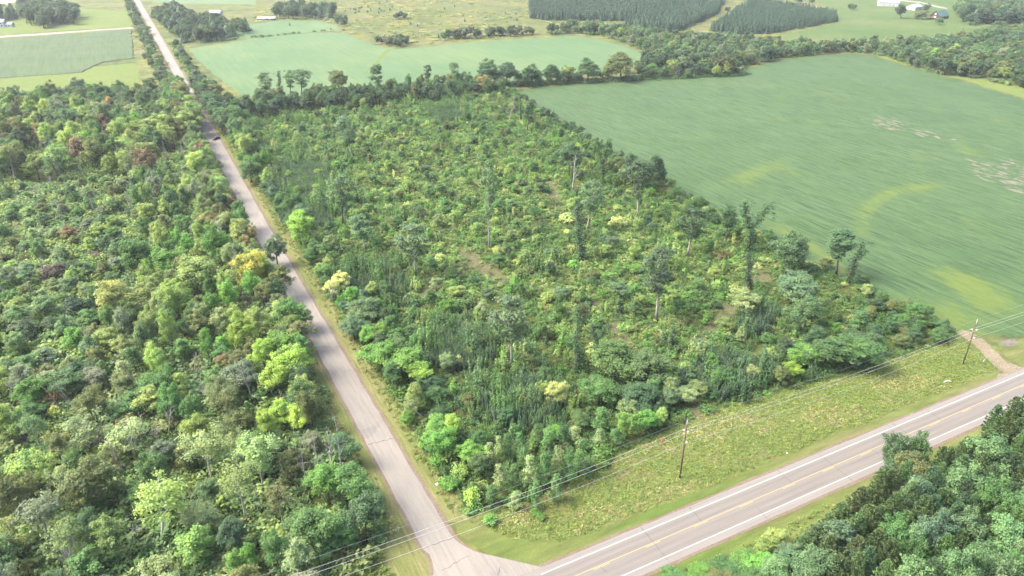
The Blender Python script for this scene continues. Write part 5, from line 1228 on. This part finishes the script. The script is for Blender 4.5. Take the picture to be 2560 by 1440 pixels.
n = 5200; xs = rng.uniform(100, 900, n); ys = rng.uniform(700, 1350, n)
q = np.array([P(x, y)[:2] for x, y in zip(xs, ys)]); m = (q[:, 1] > -20) & (q[:, 0] < 1560) & (q[:, 0] > 640) & ~in_poly(q[:, 0], q[:, 1], FARA) & ~in_poly(q[:, 0], q[:, 1], [(500, 107), (560, 84), (620, 63), (700, 51), (790, 50), (845, 64), (850, 76), (640, 95)]) & (vnoise(xs / 45, ys / 45, 9) > .42)
xs, ys = xs[m], ys[m]; n = len(xs)
scatter('meadow_weeds', 'patchy weeds and low brush over the far meadow', 'weeds', np.stack([xs, ys, 0 * xs], 1), np.stack([rng.uniform(1.2, 3.5, n)] * 2 + [rng.uniform(.3, .9, n)], 1), rng.integers(0, 5, n), tints(rng, ['straw', 'weedy', 'weed', 'pale', 'olive'], [2, 2, 2, 1.5, 1], n), CL)
# farm buildings
def building(name, label, px, py, yaw, L, W, Hw, Hr, wall, roof, windows=(), doors=(), eave=.5, chimney=False):
    x, y = G(px, py); t = empty(name, (x, y, 0), -YAW + R(yaw)); tag(t, label, 'house' if 'house' in name else 'barn' if 'barn' in name else 'shed')
    b = MB(); l, w_ = L / 2, W / 2
    b.add([(-l, -w_, 0), (l, -w_, 0), (l, w_, 0), (-l, w_, 0), (-l, -w_, Hw), (l, -w_, Hw), (l, w_, Hw), (-l, w_, Hw), (-l, 0, Hw + Hr), (l, 0, Hw + Hr)],
          [(0, 1, 5, 4), (2, 3, 7, 6), (1, 2, 6, 9, 5), (3, 0, 4, 8, 7)]); b.build('wall', wall, t)
    r = MB(); e = eave; k = Hr / w_
    for s in (-1, 1):
        lo, hi = (s * (w_ + e), Hw - e * k + .05), (0, Hw + Hr + .05); th = .22
        v = [(-l - e, lo[0], lo[1]), (l + e, lo[0], lo[1]), (l + e, hi[0], hi[1]), (-l - e, hi[0], hi[1])]
        v += [(a, q, c + th) for a, q, c in v]; r.add(v, [(3, 2, 1, 0), (4, 5, 6, 7), (0, 1, 5, 4), (2, 3, 7, 6), (1, 2, 6, 5), (3, 0, 4, 7)])
    ro = r.build('roof', roof, t)
    for (fx, fy, z, ww, hh) in windows:      # on the long front (fy<0) or on a gable end
        m = MB(); d = (ww, .1, hh) if abs(fy) > 1e-6 else (.1, ww, hh)
        pos = (fx * l, -w_ - .03, z) if abs(fy) > 1e-6 else (fx * l + (.03 if fx > 0 else -.03), 0, z)
        f = m.box(pos, (d[0] + .3, d[1], d[2] + .3)).build('window', M['trim'], t); MB().box((pos[0] + (0 if d[1] == .1 else math.copysign(.04, fx)), pos[1] - (.04 if d[1] == .1 else 0), pos[2]), d).build('pane', M['pane'], f)
    for (fx, end, ww, hh) in doors:
        MB().box((fx * l, -w_ - .05, hh / 2), (ww, .12, hh)).build('door', M['door'], t) if not end else MB().box((end * (l + .05), fx * w_, hh / 2), (.12, ww, hh)).build('door', M['door'], t)
    if chimney: MB().box((l * .3, .6, Hw + Hr + .4), (.8, .8, 1.8)).build('chimney', M['door'], ro)
    return t
M['trim'] = plain('white_trim', (.7, .7, .68), .6, .05); M['pane'] = plain('window_pane', (.05, .06, .07), .15, .1, 1, 0, .6); M['door'] = plain('grey_door', (.42, .40, .38), .7, .08)
WHT = plain('white_siding', (.74, .74, .72), .7, .05, 1); GRF = plain('grey_roof', (.42, .44, .45), .8, .08, 1)
MET = plain('pale_metal_roof', (.62, .68, .64), .5, .05, 1); GRN = plain('pale_green_roof', (.50, .68, .60), .5, .05, 1); DGR = plain('green_metal_roof', (.08, .17, .15), .7, .08, 1); LOG = plain('dark_log_wall', (.09, .05, .04), .8, .25, 3)
t = building('white_house', 'white house with grey roof beside the gravel lane, partly out of view', 4, 67, 6, 10, 9, 5.4, 2.4, WHT, GRF, [(-.5, 1, 1.6, 1.3, 1.4), (.1, 1, 1.6, 1.3, 1.4), (.55, 1, 1.6, 1.3, 1.4), (-.3, 1, 4.2, 1.2, 1.2), (.4, 1, 4.2, 1.2, 1.2)], [(-.8, 0, 1.1, 2.1)], chimney=True)
wg = MB(); wg.box((9, -.5, 1.6), (8, 6.5, 3.2)).build('wing', WHT, t); MB().add([(4.9, -4.2, 3.0), (13.4, -4.2, 3.0), (13.4, -.5, 4.9), (4.9, -.5, 4.9), (4.9, 3.2, 3.0), (13.4, 3.2, 3.0)], [(0, 1, 2, 3), (3, 2, 5, 4)]).build('wing_roof', GRF, t)
for q in (7.0, 9.6): f = MB().box((q, -3.78, 1.5), (1.5, .1, 1.4)).build('window', M['trim'], t); MB().box((q, -3.82, 1.5), (1.2, .1, 1.1)).build('pane', M['pane'], f)
building('white_barn', 'long white barn with pale metal roof and grey end wall, far right', 2219, 15, -14, 25, 12, 5.5, 3.2, WHT, MET, [(-.5, 1, 1.8, .9, .9), (.1, 1, 1.8, .9, .9)], [(0, 1, 5.5, 4.2), (.5, 0, 1.2, 2.2)])
building('green_roofed_shed', 'white shed with pale green roof between the barn and the log house', 2284, 24, 40, 20, 12, 4.0, 2.6, WHT, GRN, [(.2, 1, 1.8, .9, .9)], [(-.2, -1, 4.0, 3.2), (-.5, 0, 1.2, 2.2)])
t = building('log_house', 'dark log house with green metal roof and red deck on the far lawn', 2347, 46, 28, 16, 13, 3.6, 5.4, LOG, DGR, [(-1, 0, 2.0, 3.0, 2.0), (-1, 0, 5.6, 2.2, 1.5), (-.2, 1, 1.8, 1.3, 1.2), (.5, 1, 1.8, 1.3, 1.2)], [(.55, -1, 1.2, 2.1)], .9)
DK = plain('red_deck_boards', (.17, .07, .05), .8, .15, 2); d = MB().box((-10.8, 0, 1.0), (5, 13, .25)).build('deck', DK, t)
rl = MB()
for q in np.linspace(-6.4, 6.4, 9): rl.box((-13.2, q, 1.65), (.12, .12, 1.05))
rl.box((-13.2, 0, 2.2), (.16, 13, .1)); rl.build('railing', DK, d)
for q in (-6.2, 6.2): MB().box((-13.1, q, .43), (.25, .25, .88)).build('post', LOG, d)
tag(building('long_shed', 'low long shed with white roof at the edge of the far bean field', 667, 50, 4, 20, 6, 2.2, 1.2, plain('weathered_boards', (.18, .13, .11), .9), plain('white_metal_roof', (.66, .64, .64), .5, .05), [], [(-.3, 0, 3, 2), (.4, 0, 3, 2)]), None, 'shed')
building('hidden_farm_shed', 'white-roofed farm shed half hidden in the far clump', 540, 40, -8, 14, 9, 4, 2.4, WHT, plain('shed_roof', (.62, .65, .66), .5, .05), [(-.3, 1, 1.8, .9, .9)], [(.3, 0, 3, 2.8)])
# ------------------------------------------------------------------ utility line, car and small things
WOODP = plain('creosote_pole', (.15, .095, .065), .85, .3, 1.2); GREYW = plain('weathered_tip', (.45, .42, .38), .9, .15, 1); PORC = plain('white_porcelain', (.82, .82, .80), .35, .04); STEEL = plain('galvanised_steel', (.42, .43, .44), .45, .08, 2, .6); CABLE = plain('aluminium_cable', (.66, .65, .63), .4, .05, 1, .3)
POLES = [(-8.5, 96.2, 15.4, 12.9, 12.45, 10.2), (91.7, 96.7, 15.8, 13.15, 12.7, 10.35), (191.7, 97.8, 14.2, 11.25, 10.75, 8.8), (291.7, 98.6, 14.6, 11.6, 11.1, 9.0)]
LAB = ['brown utility pole beyond the junction', 'brown utility pole standing in the verge in front of the clearing', 'brown utility pole by the dirt driveway at the bean field corner', 'brown utility pole farther along the highway']
ATT = []
for (x, y, h, a1, a2, a3), lab in zip(POLES, LAB):
    t = empty('utility_pole', (x, y, 0)); tag(t, lab, 'utility pole', 'utility poles along the highway')
    MB().tube([(0, 0, -.5), (0, 0, h * .5), (0, 0, h - 1.6)], [.19, .165, .14], 10).build('shaft', WOODP, t, True)
    tp = MB().tube([(0, 0, h - 1.6), (0, 0, h - .15)], [.138, .125], 10).build('pole_top', GREYW, t, True)
    MB().tube([(0, 0, h - .15), (0, 0, h + .12)], [.09, .05], 8).build('insulator', PORC, tp, True)
    pts = [(0, 0, h + .12)]
    for z, s in ((a1, -1), (a2, 1), (a3, -1)):
        br = MB().tube([(0, 0, z - .25), (0, s * .62, z)], [.06, .05], 6).build('bracket', STEEL, t)
        MB().tube([(0, s * .5, z), (0, s * .8, z + .1)], [.19, .15], 8).build('insulator', PORC, br, True); pts.append((0, s * .78, z + .1))
    MB().box((0, -.2, 1.1), (.18, .06, .3)).build('tag', PORC, t)
    ATT.append([(x + a, y + b, c) for a, b, c in pts])
for k, (nm, rad, sag, col_, lab) in enumerate([('overhead_wire', .02, 1.1, STEEL, 'thin topmost wire running between the pole tops'), ('overhead_wire', .032, 1.3, CABLE, 'bright overhead wire on the highway side of the twin pair'), ('overhead_wire', .032, 1.3, CABLE, 'bright overhead wire on the field side of the twin pair'), ('overhead_cable', .026, 1.6, CABLE, 'single lower cable strung below the twin wires')]):
    pts = []
    at = [(ATT[0][k][0] - 100, ATT[0][k][1] - .6, ATT[0][k][2])] + [a[k] for a in ATT]
    for a, b in zip(at, at[1:]):
        for i in range(24): u = i / 24; pts.append((a[0] + (b[0] - a[0]) * u, a[1] + (b[1] - a[1]) * u, a[2] + (b[2] - a[2]) * u - sag * 4 * u * (1 - u)))
    pts.append(at[-1]); o = MB().tube(pts, rad, 5).build(nm, col_); tag(o, lab, 'power line', 'wires along the highway')

# black car parked on the edge of the side road
def car(px, py, rz):
    x, y = G(px, py); t = empty('parked_car', (x, y, .09), rz); tag(t, 'black car stopped at an angle on the right edge of the side road', 'car')
    blk = plain('black_paint', (.010, .010, .012), .5, .1, 1, 0, .5); gl = plain('car_glass', (.10, .12, .14), .08, .1, 1, 0, .8); rub = plain('tyre_rubber', (.02, .02, .02), .9)
    prof = [(-2.3, .45), (-2.3, .85), (-2.15, .98), (-1.5, 1.05), (-.9, 1.42), (.75, 1.46), (1.45, 1.05), (2.15, .92), (2.3, .75), (2.3, .4)]
    n = len(prof); v, f = [], []
    for s, wf in ((-1, 1), (1, 1)):
        for yy, z in prof: v.append((s * (.92 if z < 1.1 else .70), yy, z))
    for i in range(n): j = (i + 1) % n; f.append((i, j, n + j, n + i))
    f += [tuple(range(n))[::-1], tuple(range(n, 2 * n))]
    b = MB().add(v, f).build('body', blk, t)
    bm = bmesh.new(); bm.from_mesh(b.data); bmesh.ops.bevel(bm, geom=bm.edges[:], offset=.06, segments=2, affect='EDGES'); bmesh.ops.recalc_face_normals(bm, faces=bm.faces); bm.to_mesh(b.data); bm.free()
    MB().add([(-.66, .82, 1.42), (.66, .82, 1.42), (.78, 1.42, 1.10), (-.78, 1.42, 1.10)], [(0, 3, 2, 1)]).add([(-.66, .80, 1.45), (.66, .80, 1.45), (.80, 1.44, 1.12), (-.80, 1.44, 1.12)], [(0, 3, 2, 1)]).build('windscreen', gl, t)
    MB().add([(-.64, -.98, 1.44), (.64, -.98, 1.44), (.78, -1.46, 1.13), (-.78, -1.46, 1.13)], [(0, 1, 2, 3)]).build('rear_window', gl, t)
    for s in (-1, 1): MB().add([(s * .79, .95, 1.12), (s * .73, .62, 1.38), (s * .73, -.72, 1.37), (s * .80, -1.15, 1.12)], [(0, 1, 2, 3) if s > 0 else (3, 2, 1, 0)]).build('side_window', gl, t)
    for s in (-1, 1):
        MB().box((s * .66, 2.28, .72), (.36, .1, .16)).build('headlight', PORC, t); MB().box((s * 1.02, .72, 1.08), (.2, .12, .14)).build('mirror', blk, t)
        for yy in (-1.4, 1.45):
            wl = MB().tube([(s * .72, yy, .33), (s * .95, yy, .33)], .33, 16).build('wheel', rub, t); MB().tube([(s * .94, yy, .33), (s * .965, yy, .33)], .2, 12).build('rim', STEEL, wl)
car(541, 349, math.pi - .95)

def small(name, px, py, label, cat): x, y = G(px, py); t = empty(name, (x, y, 0)); tag(t, label, cat); return t
t = small('marker_sign', 2457, 912, 'white round-cornered marker plate on a short post near the dirt driveway', 'marker sign')
MB().tube([(0, 0, -.1), (0, 0, 1.1)], .05, 6).build('post', STEEL, t); MB().tube([(0, -.06, 1.25), (0, .03, 1.25)], .42, 8).build('plate', PORC, t)
x, y = G(2368, 955); o = MB().tube([(-1.0, .3, .12), (-.3, .1, .35), (.4, -.1, .3), (1.1, -.5, .1)], .14, 8).build('culvert_pipe', PORC, loc=(x, y, 0)); tag(o, 'white curved pipe lying in the verge grass by the highway', 'pipe')
t = small('sign_post', 1133, 1283, 'thin dark post standing in dry grass near the junction', 'post'); MB().tube([(0, 0, -.2), (0, 0, 2.0)], .06, 6).build('post', plain('rusty_steel', (.06, .045, .04), .8), t); MB().box((0, -.02, 1.95), (.14, .03, .12)).build('cap', STEEL, t)
t = small('cable_marker', 1654, 1112, 'orange-red cable marker standing in the verge below the wires', 'marker'); ORG = plain('orange_red_plastic', (.55, .16, .08), .5, .08)
MB().tube([(0, 0, -.1), (0, 0, .7)], .05, 6).build('stake', plain('pine_stake', (.42, .30, .18), .8), t); MB().box((0, 0, 1.0), (.45, .3, .7)).build('box', ORG, t); MB().box((0, 0, 1.38), (.52, .36, .07)).build('lid', ORG, t)
def scrap(px, py, s, label, seed):
    rr = random.Random(seed); bm = bmesh.new(); bmesh.ops.create_icosphere(bm, subdivisions=2, radius=s)
    for q in bm.verts: q.co *= rr.uniform(.7, 1.15); q.co.z = abs(q.co.z) * .7
    me = bpy.data.meshes.new('plastic_bag'); bm.to_mesh(me); bm.free(); me.materials.append(PORC); o = bpy.data.objects.new('plastic_bag', me); x, y = G(px, py); o.location = (x, y, .08); link(o); tag(o, label, 'litter')
scrap(1092, 1212, .42, 'crumpled white bag lying in the grass beside the side road', 1); scrap(1968, 1134, .2, 'small white scrap of litter on the mown highway verge', 2)
x, y = G(63, 47); t = empty('gas_tank', (x, y, 0)); tag(t, 'small white gas tank in front of dark trees by the white house', 'gas tank')
MB().tube([(-1.2, 0, 1.2), (-1.0, 0, 1.2), (1.0, 0, 1.2), (1.2, 0, 1.2)], [.3, .75, .75, .3], 12).build('tank', PORC, t, True)
for s in (-.7, .7): MB().box((s, 0, .3), (.25, .8, .6)).build('leg', STEEL, t)
# ------------------------------------------------------------------ a label for every plant: by its own look, then by the neighbour it stands next to
LM = [p for p in PLANTS if p['short']]
LANDS = [(P(p['x'], p['y'], p['H'] * .7), p['short']) for p in LM] + [(P(91.7, 96.7, 6), 'the front utility pole'), (P(191.7, 97.8, 6), 'the driveway utility pole')]
LANDS += [((px, py, 1), s) for px, py, s in ((2219, 5, 'the white barn'), (2347, 36, 'the log house'), (2284, 15, 'the green-roofed shed'), (12, 58, 'the white house'), (667, 46, 'the long white-roofed shed'), (540, 345, 'the parked car'), (414, 120, 'the far stretch of side road'), (360, 30, 'the end of the side road'), (330, 70, 'the gravel lane mouth'),
          (900, 100, 'the far bean field corner'), (1440, 92, 'the far bean field end'), (2130, 134, 'the top of the bean field'), (1910, 80, 'the spruce plantation tip'), (1190, 655, 'the bare trail fork'), (2130, 1240, 'the plantation edge'), (2300, 160, 'the far strip of grass'))]
lx = np.array([q[0][0] for q in LANDS]); ly = np.array([q[0][1] for q in LANDS])
ORD = ['', 'second ', 'third ', 'fourth ', 'fifth ', 'sixth ', 'seventh ', 'eighth ', 'ninth ', 'tenth ']
todo = {}
def size_word(p):
    k = p['kind']
    lim = dict(bush=(2.6, 3.6), sapling=(4.2, 5.3), spruce=(9, 10.5), far=(8, 12), pine=(11.5, 12.8)).get(k, (7, 12))
    return 'small ' if p['H'] < lim[0] else 'tall ' if p['H'] > lim[1] else ''
claimed = {}
used = {p['label'] for p in PLANTS if p['label']}
for p in PLANTS:
    r = p['root']
    if p['label']: tag(r, p['label'], p['cat'], p['group']); continue
    q = P(p['x'], p['y'], p['H'] * .6); noun = NOUN.get(p['kind'], 'tree')
    what = size_word(p) + ADJ.get(p['col'], 'green') + ' ' + (p['adj'] + ' ' if p['adj'] not in ('leafy', 'rounded') else '') + noun
    if p['kind'] == 'dead': what = size_word(p) + 'grey leafless tree'
    if p['root'].name.startswith('meadow_conifer'): what = 'young dark conifer in the meadow'
    if p['root'].name.startswith('field_edge_bush'): what = 'bank bush between the far fields'
    if p['group'] and p['group'].startswith('spruces in the front'):
        tag(r, 'blue-green spruce in the front rows of the far plantations', p['cat'], p['group']); continue
    dist = np.hypot(lx - q[0], (ly - q[1]) * 1.3)
    for k in np.argsort(dist)[:12]:
        dx, dy = q[0] - lx[k], (q[1] - ly[k]) * 1.3
        dr = ('right of' if dx > 0 else 'left of') if abs(dx) > abs(dy) else ('in front of' if dy > 0 else 'behind')
        key = (what, dr, LANDS[k][1])
        if len(claimed.get(key, ())) < len(ORD): claimed.setdefault(key, []).append((dist[k], p)); break
    else: claimed.setdefault(key, []).append((dist[k], p))
for (what, dr, sh), v in claimed.items():
    v.sort(key=lambda t: t[0])
    for i, (d_, p) in enumerate(v):
        o_ = ORD[min(i, 9)]; lab = '%s%s %s %s' % (o_, what, dr, sh)
        if len(v) > 1 and i == 0: lab = 'nearest ' + lab
        if len(lab.split()) > 16: lab = lab.replace('rounded ', '').replace('with ', '')
        if lab in used: lab = 'other ' + lab
        tag(p['root'], lab, p['cat'], p['group'])
# ------------------------------------------------------------------ thin summer haze over the whole scene
def haze(density):
    b = MB().box((700, 1400, 58), (4600, 4400, 118)).build('haze', None); tag(b, kind='stuff')
    t = NT('summer_haze'); v = t.n('ShaderNodeVolumePrincipled'); v.inputs['Color'].default_value = (.86, .92, .97, 1); v.inputs['Density'].default_value = density; v.inputs['Anisotropy'].default_value = .2
    t.l(v.outputs[0], t.out.inputs['Volume']); b.data.materials.append(t.m); b.display_type = 'WIRE'
haze(.00007)
